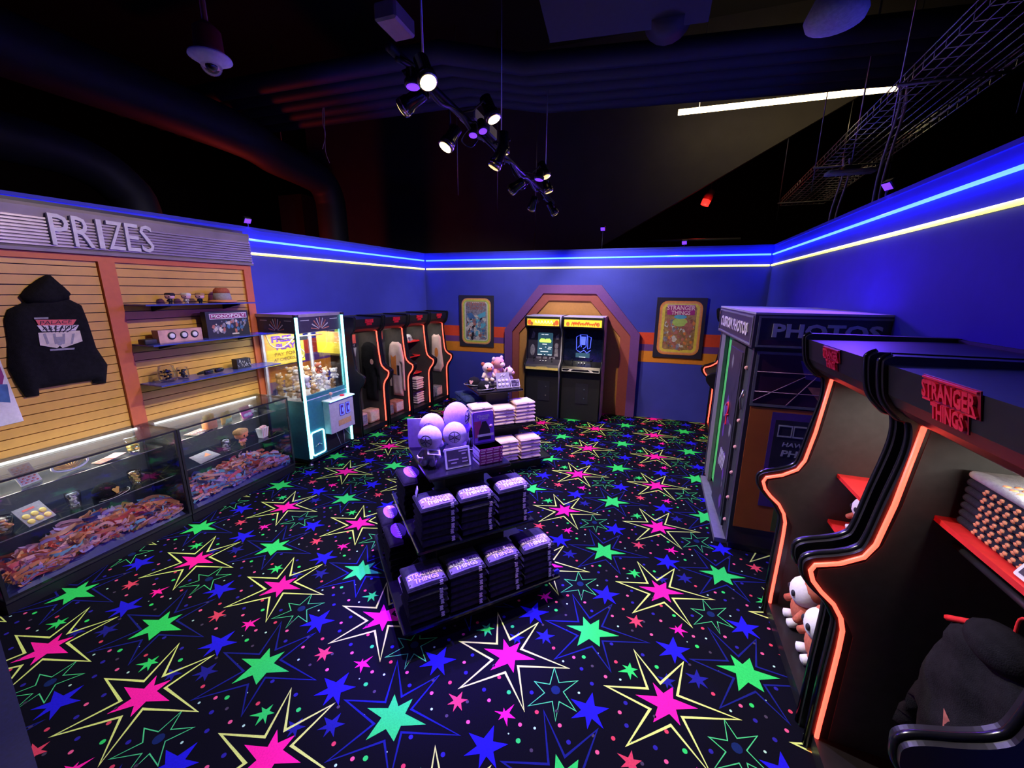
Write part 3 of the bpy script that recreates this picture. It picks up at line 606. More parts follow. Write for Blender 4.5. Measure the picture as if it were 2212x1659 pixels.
b.build('striped_tape', ['pink_card', 'ribbon_red'], c)
p = PX(168, 1035, -4.27); t = thing('wooden_badge', 'lilac name badge shaped like a fan on the showcase top shelf', 'badge', (-4.27, p.y, ZU), .2)
Tm = frame((0, 0, 0), (0, 1, 0), (-.64, 0, .77)); b = MB(); b.ring([(.125*math.cos(a), .06+.055*math.sin(a)) for a in [k*PI/12 for k in range(24)]], [(.112*math.cos(a), .06+.043*math.sin(a)) for a in [k*PI/12 for k in range(24)]], .0, .012, Tm); b.build('rim', 'print_lav', t)
b = MB()
for k in range(11):
    a = PI*(.08+.084*k); b.prism([(.012*math.cos(a+.25), .022+.01*math.sin(a+.25)), (.012*math.cos(a-.25), .022+.01*math.sin(a-.25)), (.112*math.cos(a-.05), .05+.045*math.sin(a-.05)), (.112*math.cos(a+.05), .05+.045*math.sin(a+.05))], 0, .008, Tm)
b.build('fan_rays', 'plush_tan', t)
p = PX(238, 1003, -4.27); t = thing('sticker_sheets', 'fanned pile of pinkish sticker sheets on the showcase top shelf', 'stickers', (-4.27, p.y, ZU), .2)
for k in range(6):
    b = MB(); b.box((.005*k-.01, .014*k-.03, .003+.004*k), (.09, .12, .003), None, 0, .06*k); b.build('sheet', 'pink_card' if k % 2 else 'plush_pink', t)
cup(292, 985, ZU, -4.27, .050, .135, ['yellow_card', 'gold', 'green_card'], 'yellow wrapped candy cup on the showcase top shelf', 'candy_cup', 'candy')
cup(298, 1060, ZL, -4.22, .046, .12, ['gold', 'yellow_card', 'plush_tan'], 'gold wrapped candy cup on the lower showcase shelf', 'candy_cup', 'candy')
cup(14, 1165, ZL, -4.20, .055, .12, ['gold', 'ribbon_orange', 'pj_cream'], 'orange wrapped candy cup beside the badge card', 'candy_cup', 'candy')
cup(165, 1100, ZL, -4.20, .044, .125, ['plush_white', 'print_lav', 'plush_grey'], 'clear bag of silvery trinkets on the lower showcase shelf', 'trinket_bag', 'bag')
t, Tm, c = card(97, 1140, ZL, -4.15, .165, .165, 'plush_grey', 'grey card of six yellow button badges leaning on the lower showcase shelf', 'badge_card', 'badge card', .75)
for i in range(3):
    for j in range(2):
        b = MB(); b.lathe([(.021, 0), (.021, .004), (.012, .007)], 16, Tm @ TR(-.05+.05*i, .035+.048*j, .006)); b.build('button_badge', 'marquee_pale' if False else 'yellow_card', c)
b = MB(); b.span((-.04, .125, .006), (.03, .14, .007), Tm); b.build('heading', 'ribbon_red', c)
def cap(loc, rz, label, front, s=1.0, grp=None):
    t = thing('baseball_cap', label, 'cap', loc, rz, grp)
    b = MB(); b.lathe([(.088*s, .0), (.092*s, .02*s), (.086*s, .06*s), (.062*s, .095*s), (.02*s, .112*s), (.004*s, .113*s)], 24); cr = b.build('crown', 'shirt_black', t)
    b = MB(); n = 12; V = []; F = []
    for i in range(n+1):
        a = -PI/2+(i/n-.5)*2.3
        for j, r in enumerate((.085*s, .155*s)):
            V.append((r*math.cos(a)*(.98 if j else 1), r*math.sin(a)*(1.0 if j else 1), .0185*s+(-.012*s*abs(i/n-.5)*2 if j else 0)))
    k = len(V); V += [(v[0], v[1], v[2]-.005*s) for v in V]
    for i in range(n): F += [(2*i, 2*i+2, 2*i+3, 2*i+1), (k+2*i, k+2*i+1, k+2*i+3, k+2*i+2), (2*i+1, 2*i+3, k+2*i+3, k+2*i+1)]
    b.add(V, F, None, 0, True); b.build('visor', 'black_gloss', t)
    b = MB(); b.tube([(.153*s*math.cos(-PI/2+(i/n-.5)*2.3), .153*s*math.sin(-PI/2+(i/n-.5)*2.3), (.0205*s-.012*s*abs(i/n-.5)*2)) for i in range(n+1)], .0022*s, 5); b.build('visor_edge', 'offwhite', t)
    Tp = frame((0, -.091*s, .045*s), (1, 0, 0), (0, .25, .97)); b = MB()
    b.prism([(-.035*s, .02*s), (-.018*s, .03*s), (0, .022*s), (.018*s, .03*s), (.035*s, .02*s), (.02*s, -.005*s), (.012*s, -.026*s), (-.012*s, -.026*s), (-.02*s, -.005*s)], 0, .004*s, Tp); b.build('front_patch', front, cr)
    b = MB(); b.ball((0, 0, .114*s), .007*s, None, 0, 8, 5); b.build('top_button', 'black', cr); return t
p = PX(232, 1078, -4.2); cap((-4.20, p.y, ZL), PI/2+.4, 'black cap with a gold patch on the lower showcase shelf', 'gold', .95)
# second showcase
p = PX(443, 948, -4.27); t = thing('cutout_sheet', 'flat sheet of pale cut out shapes on the top showcase shelf', 'stickers', (-4.25, p.y-.065, ZU), .25); b = MB(); b.box((0, 0, .004), (.15, .20, .006)); c = b.build('sheet', 'slate', t)
b = MB()
for i in range(9): b.tube(bez([(random.uniform(-.06, .06), -.08+.02*i, .009), (random.uniform(-.06, .06), -.07+.02*i, .009), (random.uniform(-.06, .06), -.085+.02*i, .009)], 3), .004, 4)
b.build('cut_outs', 'pink_card', c)
def carton(px, py, zs, x, d, mats, label, rz=.2, nm='carton', cat='carton', top=None):
    p = PX(px, py, x); t = thing(nm, label, cat, (x, p.y, zs), rz)
    b = MB(); b.rbox((0, 0, d[2]*.36), (d[0], d[1], d[2]*.72), .004, None, 0, 1); bb = b.build('box', mats[0], t)
    b = MB()
    for k in range(4):
        a = -d[1]*.35+d[1]*.23*k; b.rbox((0, a, d[2]*.80), (d[0]*.6, d[1]*.2, d[2]*(.32+.12*(k % 2))), .006, None, k % 2, 1)
    b.build('contents', mats[1:3], bb); return t
carton(458, 948, ZU, -4.26, (.08, .115, .155), ['ribbon_orange', 'yellow_card', 'gold'], 'orange and yellow treat carton on the top showcase shelf')
p = PX(492, 932, -4.26); t = thing('candy_pouch', 'yellow and green rounded candy pouch on the top showcase shelf', 'pouch', (-4.26, p.y, ZU), .2)
b = MB(); b.pillow([(-.06, 0), (.06, 0), (.065, .09), (.05, .135), (.02, .14), (0, .125), (-.025, .14), (-.055, .13), (-.066, .09)], .028, .03, FL((0, 0, 0)), 0, .015, .004); b.build('pouch', 'yellow_card', t); b = MB(); b.pillow([(-.045, .01), (.05, .01), (.05, .06), (-.03, .065)], .012, .02, FL((.026, 0, 0)), 0, .015); b.build('label_patch', 'green_card', t)
t, Tm, c = card(537, 912, ZU, -4.25, .15, .135, 'magenta_card', 'pink gift card with a white bow on the top showcase shelf', 'gift_card', 'gift card', .3)
b = MB(); b.ball((-.028, .03, .012), (.035, .02, .012), Tm); b.ball((.028, .03, .012), (.035, .02, .012), Tm); b.ball((0, .035, .014), (.012, .014, .014), Tm); b.build('bow', 'plush_white', c)
p = PX(531, 880, -4.36); b = MB(); b.rbox((-4.38, p.y+.02, ZU+.045), (.06, .14, .09), .006, None, 0, 1); tag(b.build('white_carton', 'offwhite'), 'plain white carton behind the pink gift card', 'carton')
p = PX(408, 1020, -4.18); t = thing('candy_tube', 'slim candy tube against the left end of the lower showcase shelf', 'tube', (-4.18, 2.365, ZL)); b = MB(); b.lathe([(.02, 0), (.02, .17), (.012, .18)], 12); b.build('clear_wrap', 'film', t)
b = MB()
for k in range(6): b.ball((0, 0, .02+.027*k), (.016, .016, .013), None, k % 3, 8, 6)
b.build('candies', ['yellow_card', 'ribbon_orange', 'green_card'], t)
p = PX(448, 1003, -4.15); t = thing('pouch_wallet', 'slate grey flat pouch with an orange triangle', 'pouch', (-4.17, p.y, ZL), .35); b = MB(); b.pillow([(-.12, -.07), (.12, -.07), (.11, .07), (-.10, .075)], .014, .03, frame((0, 0, .030), (.15, 1, 0), (-.9, .1, .35)), 0, .02, .003); c = b.build('pouch', 'plush_grey', t)
b = MB(); b.flat([(-.03, -.02), (.045, -.03), (.035, .03)], .0195, frame((0, 0, .030), (.15, 1, 0), (-.9, .1, .35))); b.build('triangle', 'ribbon_orange', c)
cup(493, 988, ZL, -4.17, .042, .135, ['plush_white', 'print_lav', 'plush_grey'], 'clear bag of pale trinkets next to the orange figurine', 'trinket_bag', 'bag')
p = PX(527, 965, -4.16); figurine('toy_figurine', 'orange big headed toy figurine on the lower showcase shelf', 'figurine', (-4.17, p.y, ZL), .215, 'orange_toy', 'ribbon_orange', 'plush_tan', PI/2+.35)
p = PX(571, 950, -4.18); t = thing('striped_carton', 'pink and white striped popcorn carton beside the orange figurine', 'carton', (-4.19, p.y, ZL), .2)
b = MB(); b.add([(-.03, -.04, 0), (.03, -.04, 0), (.03, .04, 0), (-.03, .04, 0), (-.042, -.056, .115), (.042, -.056, .115), (.042, .056, .115), (-.042, .056, .115)], [(0, 3, 2, 1), (0, 1, 5, 4), (1, 2, 6, 5), (2, 3, 7, 6), (3, 0, 4, 7), (4, 5, 6, 7)]); c = b.build('carton', 'plush_white', t)
for k in range(4):
    b = MB(); y = -.033+.022*k; b.add([(.0305, y*.98, .002), (.0305, y*.98+.009, .002), (.0425, y*1.4+.012, .112), (.0425, y*1.4, .112)], [(0, 1, 2, 3)]); b.build('stripe', 'plush_pink', c)
b = MB()
for k in range(14): b.ball((random.uniform(-.03, .03), random.uniform(-.045, .045), .122), .014, None, 0, 7, 5)
b.build('popcorn', 'pink_card', c)
# ================================================================== PLUSH TOYS (prototypes are used once and copied)
def limb(t, name, m, a, c, r0, r1):
    b = MB(); a, c = Vector(a), Vector(c); b.tube([a, a.lerp(c, .5), c, c+(c-a)*.12], [r0, (r0+r1)/2*1.1, r1*1.1, r1*.5], 8); b.build(name, m, t)
def round_plush(label, loc, s, rz, m, grp=None, seam=True, cat='plush toy', face='plush_white', tilt=0):
    t = thing('round_plush', label, cat, loc, rz, grp); t.rotation_euler = (tilt, 0, rz)
    b = MB(); b.ball((0, 0, .68*s), (.30*s, .28*s, .31*s), None, 0, 18, 12); h = b.build('head', m, t)
    if seam:
        b = MB()
        for k in range(6):
            a = PI/6+k*PI/3; pts = []
            for q in (.02, .08, .14):
                x, z = q*s*math.cos(a), q*s*math.sin(a); y = -.28*s*math.sqrt(max(0, 1-(x/(.30*s))**2-(z/(.31*s))**2))-.003*s; pts.append((x, y, .68*s+z))
            b.tube(pts, .0085*s, 5)
        b.tube([(.145*s*math.cos(k*PI/8), -.28*s*math.sqrt(1-(.145/.30)**2)-.001*s, .68*s+.145*s*math.sin(k*PI/8)) for k in range(16)], .0045*s, 5, closed=True)
        b.build('stitched_star', 'ink', h)
    b = MB(); b.ball((0, .01*s, .28*s), (.19*s, .17*s, .25*s), None, 0, 14, 9); b.build('body', m, t)
    for sx in (-1, 1):
        limb(t, 'arm', m, (sx*.15*s, -.02*s, .36*s), (sx*.25*s, -.10*s, .22*s), .075*s, .06*s); limb(t, 'leg', m, (sx*.09*s, -.04*s, .10*s), (sx*.12*s, -.22*s, .084*s), .085*s, .075*s)
    return t
def eared_plush(label, loc, s, rz, m, m2, grp=None, spots=False, cat='plush toy', rot=None):
    t = thing('eared_plush', label, cat, loc, rz, grp)
    if rot: t.rotation_euler = rot
    b = MB(); b.ball((0, 0, .60*s), (.25*s, .23*s, .22*s), None, 0, 16, 10); h = b.build('head', m, t)
    b = MB(); b.ball((0, -.20*s, .55*s), (.13*s, .10*s, .09*s), None, 0, 12, 8); b.build('muzzle', m2, h)
    for sx in (-1, 1):
        b = MB(); b.ball((sx*.22*s, .02*s, .76*s), (.09*s, .045*s, .09*s), None, 0, 10, 7); b.build('ear', m2, h)
        b = MB(); b.ball((sx*.09*s, -.215*s, .65*s), (.025*s, .015*s, .03*s), None, 0, 8, 6); b.build('eye', 'ink', h)
        limb(t, 'arm', m, (sx*.16*s, -.02*s, .36*s), (sx*.27*s, -.10*s, .20*s), .075*s, .06*s); limb(t, 'leg', m, (sx*.10*s, -.03*s, .10*s), (sx*.14*s, -.24*s, .08*s), .085*s, .075*s)
    if spots:
        b = MB(); b.ball((.10*s, -.13*s, .68*s), (.085*s, .06*s, .075*s), None, 0, 10, 7); b.build('patch', 'plush_grey', h)
    b = MB(); b.ball((0, .02*s, .26*s), (.20*s, .17*s, .23*s), None, 0, 14, 9); b.build('body', m, t)
    return t
# ================================================================== CLAW MACHINE
KX0, KX1, KY0, KY1, KT = -4.46, -3.885, 3.635, 4.405, 1.92
cm = thing('claw_machine', 'claw machine full of plush toys with glowing cyan corner tubes', 'claw machine', ((KX0+KX1)/2, (KY0+KY1)/2, 0))
def kb(name, m, a, c, parent=None):
    b = MB(); b.span(a, c); return b.build(name, m, parent or cm, world=True)
kb('plinth', 'black', (KX0+.02, KY0+.02, .055), (KX1-.02, KY1-.02, .10))
base = kb('cabinet_body', 'cabinet_teal', (KX0, KY0, .10), (KX1, KY1, .86))
kb('play_deck', 'white', (KX0+.01, KY0+.01, .86), (KX1-.01, KY1-.01, .875))
kb('front_rail', 'cabinet_teal', (KX1-.03, KY0, .875), (KX1, KY1, .925))
for x in (KX0, KX1-.03):
    for y in (KY0, KY1-.03): kb('post', 'white' if x == KX0 else 'cabinet_teal', (x, y, .875), (x+.03, y+.03, 1.70))
hdb = kb('header_box', 'booth_dark', (KX0, KY0, 1.70), (KX1, KY1, 1.885)); kb('roof', 'header_metal', (KX0-.01, KY0-.01, 1.885), (KX1+.012, KY1+.01, KT))
for Tm, w in ((FL((KX1+.001, (KY0+KY1)/2, 1.72)), 1), (frame(((KX0+KX1)/2, KY0-.001, 1.72), (1, 0, 0), (0, 0, 1)), .8)):
    b = MB()
    for k in range(9):
        a = PI*(k+.5)/9; b.prism([(.025*math.cos(a-.12), .025*math.sin(a-.12)), (.15*w*math.cos(a-.05), .15*math.sin(a-.05)), (.15*w*math.cos(a+.05), .15*math.sin(a+.05)), (.025*math.cos(a+.12), .025*math.sin(a+.12))], 0, .002, Tm, k % 2)
    b.span((-.30*w, .12, 0), (-.17*w, .128, .002), Tm, 1); b.span((.17*w, .12, 0), (.30*w, .128, .002), Tm, 1); b.build('ray_print', ['art_rust', 'booth_letter'], hdb, world=True)
kb('front_pane', 'pane_clear', (KX1-.012, KY0+.03, .925), (KX1-.007, KY1-.03, 1.70)); kb('side_pane', 'pane_clear', (KX0+.03, KY0+.008, .875), (KX1-.03, KY0+.013, 1.70)); kb('side_pane', 'pane_clear', (KX0+.03, KY1-.013, .875), (KX1-.03, KY1-.008, 1.70)); kb('back_pane', 'pane_clear', (KX0+.006, KY0+.03, .875), (KX0+.011, KY1-.03, 1.70))
kb('ceiling_lamp', 'white', (KX0+.05, KY0+.06, 1.685), (KX1-.06, KY1-.06, 1.70))
o = lamp('AREA', 'claw_machine_lamp', ((KX0+KX1)/2, (KY0+KY1)/2, 1.68), (.86, .95, 1), 15, ((KX0+KX1)/2, (KY0+KY1)/2, 0), size=.4, sy=.6)
for y in (KY0+.012, KY1-.012):
    b = MB(); b.tube([(KX1+.014, y, .10), (KX1+.014, y, KT-.02)], .017, 10); b.build('glow_tube', 'neon_cyan', cm, world=True)
    for z in (.11, 1.9):
        b = MB(); b.box((KX1+.012, y, z), (.045, .045, .03)); b.build('tube_bracket', 'dark_metal', cm, world=True)
# prize door with glowing rim
def rrect(x0, x1, z0, z1, r, n=5):
    out = []
    for cx, cz, a0 in ((x1-r, z0+r, -PI/2), (x1-r, z1-r, 0), (x0+r, z1-r, PI/2), (x0+r, z0+r, PI)):
        out += [(cx+r*math.cos(a0+PI/2*k/n), cz+r*math.sin(a0+PI/2*k/n)) for k in range(n+1)]
    return out
TF = FL((KX1, 0, 0))
b = MB(); b.prism(rrect(3.69, 3.885, .145, .44, .03), 0, .006, TF); pdoor = b.build('prize_door', 'cabinet_teal', cm, world=True)
b = MB(); b.tube([(p[0], p[1], .012) for p in rrect(3.685, 3.89, .14, .445, .03)], .010, 8, TF, closed=True); b.build('glow_rim', 'neon_cyan', pdoor, world=True)
b = MB(); b.tube([(3.74, .25, .008), (3.79, .28, .02), (3.84, .25, .008)], .006, 6, TF); b.build('door_pull', 'steel', pdoor, world=True)
# control box
cb = kb('control_box', 'booth_letter', (KX1, 3.93, .36), (KX1+.10, 4.375, .79))
b = MB(); b.rbox((KX1+.06, 4.15, .80), (.135, .47, .022), .009); b.build('lit_top', 'neon_cyan', cb, world=True) if False else b.build('control_top', 'white', cb, world=True)
b = MB(); b.tube([(KX1+.126, 3.925, .80), (KX1+.126, 4.378, .80)], .007, 6); b.build('edge_light', 'neon_cyan', cb, world=True)
b = MB(); b.tube([(KX1+.06, 4.02, .81), (KX1+.06, 4.02, .865)], .006, 6); j = b.build('joystick', 'steel', cb, world=True)
b = MB(); b.ball((KX1+.06, 4.02, .885), .022); b.build('joystick_knob', 'plush_pink', j, world=True)
b = MB(); b.lathe([(.03, 0), (.03, .012), (.022, .02)], 14, TR(KX1+.06, 4.22, .81)); b.build('push_button', 'red_sign', cb, world=True)
TK = FL((KX1+.10, 0, 0))
for k, y in enumerate((4.145, 4.255)):
    b = MB(); b.prism(rrect(y-.042, y+.042, .56, .72, .01), 0, .006, TK, 0); b.build('coin_door', 'booth_purple', cb, world=True); b = MB(); b.ring(rrect(y-.036, y+.036, .567, .713, .01), rrect(y-.028, y+.028, .575, .705, .006), .006, .009, TK, 0); b.span((y+.002, .61, .006), (y+.02, .665, .009), TK, 0); b.build('coin_slot', 'pix_blue', cb, world=True)
b = MB(); b.span((4.07, .43, 0), (4.31, .505, .003), TK); b.build('notice_strip', 'plush_tan', cb, world=True)
b = MB(); b.span((3.93, .11, 0), (4.38, .345, .004), TF); lw = b.build('service_panel', 'black', cm, world=True)
for a, c in (((4.10, .345), (4.18, .11)), ((4.25, .345), (4.25, .11)), ((4.25, .345), (4.37, .2))):
    b = MB(); b.tube([(a[0], a[1], .006), (c[0], c[1], .006)], .005, 5, TF); b.build('panel_line', 'booth_letter', lw, world=True)
for x in (KX0+.06, KX1-.06):
    for y in (KY0+.06, KY1-.06):
        b = MB(); b.lathe([(.03, 0), (.03, .012), (.012, .018), (.012, .055)], 12, TR(x, y, 0)); b.build('foot', 'steel', cm, world=True)
# gantry, cord and claw
b = MB(); b.tube([(KX0+.25, KY0+.03, 1.615), (KX0+.25, KY1-.03, 1.615)], .01, 6); g = b.build('gantry_rail', 'steel', cm, world=True)
b = MB(); b.box((KX0+.25, KY0+.36, 1.60), (.12, .12, .05)); b.build('carriage', 'dark_metal', g, world=True)
b = MB(); b.tube(bez([(KX0+.03, KY0+.06, 1.66), (KX0+.10, KY0+.07, 1.52), (KX0+.16, KY0+.18, 1.50), (KX0+.24, KY0+.30, 1.62)]), .007, 6); b.build('curly_cable', 'offwhite', cm, world=True)
b = MB(); b.tube([(KX0+.25, KY0+.36, 1.58), (KX0+.25, KY0+.36, 1.46)], .004, 5); cl = b.build('claw_cord', 'black', cm, world=True)
for k in range(3):
    a = k*2.09; b = MB(); b.tube(bez([(KX0+.25, KY0+.36, 1.46), (KX0+.25+.05*math.cos(a), KY0+.36+.05*math.sin(a), 1.42), (KX0+.25+.05*math.cos(a), KY0+.36+.05*math.sin(a), 1.37), (KX0+.25+.02*math.cos(a), KY0+.36+.02*math.sin(a), 1.34)], 4), .005, 5); b.build('claw_finger', 'steel', cl, world=True)
# signs taped inside the machine
def freesign(Tm, w, h, label, faded):
    t = thing('paper_sign', label, 'sign', Tm @ Vector((0, -h/2, 0)))
    b = MB(); b.span((-w/2, -h/2, 0), (w/2, 0, .003), Tm, 0); b.span((-w/2, 0, 0), (w/2, h/2, .003), Tm, 1); pp = b.build('paper', ['sign_yellow', 'sign_orange'], t, world=True)
    b = MB(); b.text('FREE', w*.52, h*.20, Tm @ TR(-w*.08, h*.33, .003), 0, .001, bold=.045); b.text('PLAY', w*.52, h*.20, Tm @ TR(w*.02, h*.08, .003), 0, .001, bold=.045); b.text('PAY FOR', w*.55, h*.11, Tm @ TR(-w*.02, -h*.16, .003), 1, .001, bold=.02); b.text('AT CHECKOUT', w*.66, h*.11, Tm @ TR(0, -h*.33, .003), 1, .001, bold=.02); b.build('sign_words', ['sign_violet', 'sign_brown'], pp, world=True)
freesign(FL((KX0+.016, 3.972, 1.455)), .59, .40, 'yellow and orange free play sign on the back of the claw machine', False)
freesign(frame((KX0+.33, KY1-.007, 1.50), (-1, 0, 0), (0, 0, 1)), .42, .30, 'free play sign facing out of the far side pane', True)
# heap of plush toys in the machine
random.seed(21)
GP = 'plush toys heaped in the claw machine'
P1 = round_plush('round headed pale plush with stitched star in the claw machine', (KX0+.13, KY0+.25, .877), .23, 2.0, 'plush_pale', GP)
P2 = eared_plush('white plush toy with grey patch in the claw machine heap', (0, 0, 0), .25, 0, 'plush_white', 'plush_cream', GP, True)
P3 = eared_plush('tan eared plush toy in the claw machine heap', (0, 0, 0), .24, 0, 'plush_tan', 'plush_cream', GP)
P4 = eared_plush('red and cream plush toy atop the claw machine heap', (0, 0, 0), .24, 0, 'plush_rust', 'plush_cream', GP)
HEAP = []
def place(proto, key, c, rot, s): HEAP.append([proto, key, Vector(c), rot, s])
for layer, (z, ny, nxx) in enumerate(((.955, 5, 3), (1.06, 5, 3), (1.17, 3, 2))):
    for i in range(nxx):
        for j in range(ny):
            x = KX0+.10+.155*i+(.06 if layer == 2 else 0)+random.uniform(-.012, .012); y = KY0+.09+.14*j+(.12 if layer == 2 else 0)+random.uniform(-.015, .015)
            if layer == 0 and (i != 2 and j not in (0, 4)): continue
            if x > KX1-.14 and y < KY0+.20 and layer < 2: continue
            k = ('w', P2, .25) if random.random() < .58 else ('t', P3, .24)
            if y < KY0+.3 and x < KX0+.35: k = ('t', P3, .24)
            place(k[1], k[0], (x, y, z), (random.uniform(-.3, .3), random.uniform(-.25, .25), random.uniform(.6, 2.6)), k[2])
place(P4, 'r', (KX1-.20, KY0+.47, 1.27), (.1, .05, 1.5), .24); place(P1, 'p', (KX1-.12, KY0+.12, .98), (0, 0, 1.9), .23)
RAD = .076; SCL = .72
for it in range(400):
    for a in range(len(HEAP)):
        for c in range(a+1, len(HEAP)):
            d = HEAP[a][2]-HEAP[c][2]; L_ = d.length
            if L_ < 2*RAD and L_ > 1e-6:
                d *= (2*RAD-L_)*.5/L_; HEAP[a][2] += d; HEAP[c][2] -= d
    for h in HEAP:
        p = h[2]; p.z -= .0012
        for ax, lo, hi in ((0, KX0+.115, KX1-.115), (1, KY0+.10, KY1-.10), (2, .877+.076, 1.60)): p[ax] = min(max(p[ax], lo), hi)
used = {}
for proto, key, c, rot, ps in HEAP:
    Rm = (Matrix.Rotation(rot[2], 4, 'Z') @ Matrix.Rotation(rot[1], 4, 'Y') @ Matrix.Rotation(rot[0], 4, 'X')); o_ = c-Rm @ Vector((0, -.03*ps*SCL, .42*ps*SCL))
    if key not in used: used[key] = 1; proto.location = o_; proto.rotation_euler = rot; proto.scale = (SCL,)*3
    else: dup(proto, o_, 0, None, None, SCL, rot)
# ================================================================== GAME-CABINET SHAPED DISPLAYS
PROF = [(0, 0), (.672, 0), (.672, .45), (.668, .72), (.685, .78), (.72, .84), (.775, .89), (.82, .95), (.832, 1.0), (.825, 1.03), (.79, 1.055), (.71, 1.085), (.65, 1.12), (.625, 1.17), (.597, 1.36), (.565, 1.58), (.575, 1.70), (.61, 1.72), (.655, 1.765), (.685, 1.82), (.705, 1.93), (.70, 1.955), (.675, 1.97), (0, 1.97)]
NEON = [(.59, .004), (.635, .006), (.648, .03), (.648, .178), (.644, .421), (.642, .623), (.644, .724), (.66, .785), (.696, .846), (.75, .895), (.788, .941), (.805, .99), (.792, 1.023), (.707, 1.053), (.63, 1.106), (.60, 1.172), (.572, 1.364), (.542, 1.703)]
_sp = bez([(a, c, 0) for a, c in PROF[2:-1]], 4); PROF = PROF[:2]+[(p.x, p.y) for p in _sp]+[PROF[-1]]
LINE = [(.02, .02), (.60, .02), (.60, .70), (.63, .76), (.70, .85), (.775, .95), (.775, 1.0), (.70, 1.03), (.62, 1.08), (.575, 1.17), (.545, 1.36), (.515, 1.70), (.02, 1.70)]
XZ = Matrix(((1, 0, 0, 0), (0, 0, -1, 0), (0, 1, 0, 0), (0, 0, 0, 1)))     # profile (d, z) -> plane, extruded along -y
def title_plate(parent, Tm, w, nm='raised_title'):
    b = MB(); b.text('STRANGER', w, w*.24, Tm @ TR(0, w*.12, 0), 0, .012, bold=.035); b.text('THINGS', w*.62, w*.22, Tm @ TR(0, -w*.14, 0), 0, .012, bold=.035)
    b.span((-w/2, w*.255, 0), (w/2, w*.28, .010), Tm); b.span((-w/2, -w*.035, 0), (-w*.33, -w*.01, .010), Tm); b.span((w*.33, -w*.035, 0), (w/2, -w*.01, .010), Tm)
    b.prism([(-w*.52, w*.29), (-w*.52, -w*.05), (-w*.34, -w*.05), (-w*.34, -w*.27), (w*.34, -w*.27), (w*.34, -w*.05), (w*.52, -w*.05), (w*.52, w*.29)], 0, .004, Tm, 1)
    return b.build(nm, ['red_sign', 'plate_red'], parent)
def display(label, loc, rz, w, sd, sz, group, shelves=(), th=.055, pw=.26, lampk=1.0, strip_far=True):
    t = thing('cabinet_display', label, 'display cabinet', loc, rz, group)
    pr = [(a*sd, c*sz) for a, c in PROF]
    for y0 in (0, w-th):
        b = MB(); b.prism(pr, -y0-th, -y0, XZ @ Matrix()); pn = b.build('side_panel', 'panel_black', t)
        b = MB(); b.tube([(a*sd, y0+(th if y0 == 0 else 0)+(.006 if y0 == 0 else -.006), c*sz) for a, c in NEON], .0095, 8); (b.build('glow_strip', 'neon_red', pn) if (y0 != 0) == strip_far else None)
        b = MB(); b.tube([(a*sd, y0+th/2, c*sz) for a, c in PROF[1:-1]], th*.22, 6); b.build('edge_trim', 'black_gloss', pn)
        b = MB(); ya = y0+th if y0 == 0 else y0-.002; b.prism([(a*sd, c*sz) for a, c in LINE], -ya-.002, -ya, XZ); b.build('inner_lining', 'inner_grey', pn)
    b = MB(); b.span((0, th, .02), (.02, w-th, 1.965*sz)); b.build('back_board', 'inner_grey', t)
    b = MB(); b.prism([(.02, 1.71*sz), (.545*sd, 1.705*sz), (.60*sd, 1.735*sz), (.645*sd, 1.775*sz), (.672*sd, 1.82*sz), (.692*sd, 1.935*sz), (.02, 1.95*sz)], -w+th, -th, XZ); mq = b.build('marquee', 'panel_black', t)
    up = Vector((.022*sd, 0, .115*sz)); Tm = frame(((.682)*sd+.0005, w/2, 1.875*sz), (0, 1, 0), up); title_plate(mq, Tm, pw)
    b = MB(); b.span((.02, th, .02), (.66*sd, w-th, .10)); b.build('kick_board', 'panel_black', t)
    if lampk: b = MB(); b.span((.10*sd, th+.05, 1.69*sz), (.16*sd, w-th-.05, 1.7*sz)); b.build('strip_lamp', 'case_strip', mq)
    if lampk: lo = Matrix.Translation(loc) @ RZ(rz) @ Vector((.13*sd, w/2, 1.685*sz)); lamp('AREA', 'display_lamp', lo, (1, .92, .86), 4.2*lampk, lo+(RZ(rz) @ Vector((-.05*sd, 0, -1))), size=.05, sy=w*.7)
    for z, d in shelves:
        b = MB(); b.span((.02, th, z-.022), (d, w-th, z)); b.build('shelf_board', 'red_shelf', t)
    return t
# ---- left row, four units
LW = .623; LSD, LSZ = .75, .925
GL = 'four display cabinets along the left wall'
left = []
for k, (lb, sh) in enumerate((('game cabinet shaped display with a black jacket next to the claw machine', ()), ('game cabinet shaped display holding a pink long shirt', ()), ('game cabinet shaped display with three red shelves of hats', ((1.30, .30), (1.02, .30), (.70, .32))), ('game cabinet shaped display holding a pink jersey in the room corner', ()))):
    p = T_L @ Vector((-2.515+LW*k, 0, .006)); left.append(display(lb, (p.x, p.y, 0), -AL, LW-.004, LSD, LSZ, GL, sh, .045, .17, .33))
bpy.context.view_layer.update()
def LOC(t, v): return (t.matrix_world @ Vector(v))
def garment(name, label, cat, t, poly, m, prints, dep=.03):
    # hung on the inner face of the far side panel
    z0 = min(p[1] for p in poly); f = lambda P: [(-.005+p[0]*.78, p[1]-z0) for p in P]
    g = thing(name, label, cat, LOC(t, (0, LW-.004-.045-.006, z0)), t.rotation_euler.z); Tm = frame((0, 0, 0), (1, 0, 0), (0, 0, 1))
    b = MB(); b.pillow(f(poly), dep, .05, Tm, 0, .03, .005, .2); bo = b.build('body', m, g)
    for nm, pl, mm in prints:
        b = MB(); b.flat(f(pl), dep*1.22+.006, Tm); b.build(nm, mm, bo)
    return g
def oval(cx, cz, a, c, n=14): return [(cx+a*math.cos(2*PI*k/n), cz+c*math.sin(2*PI*k/n)) for k in range(n)]
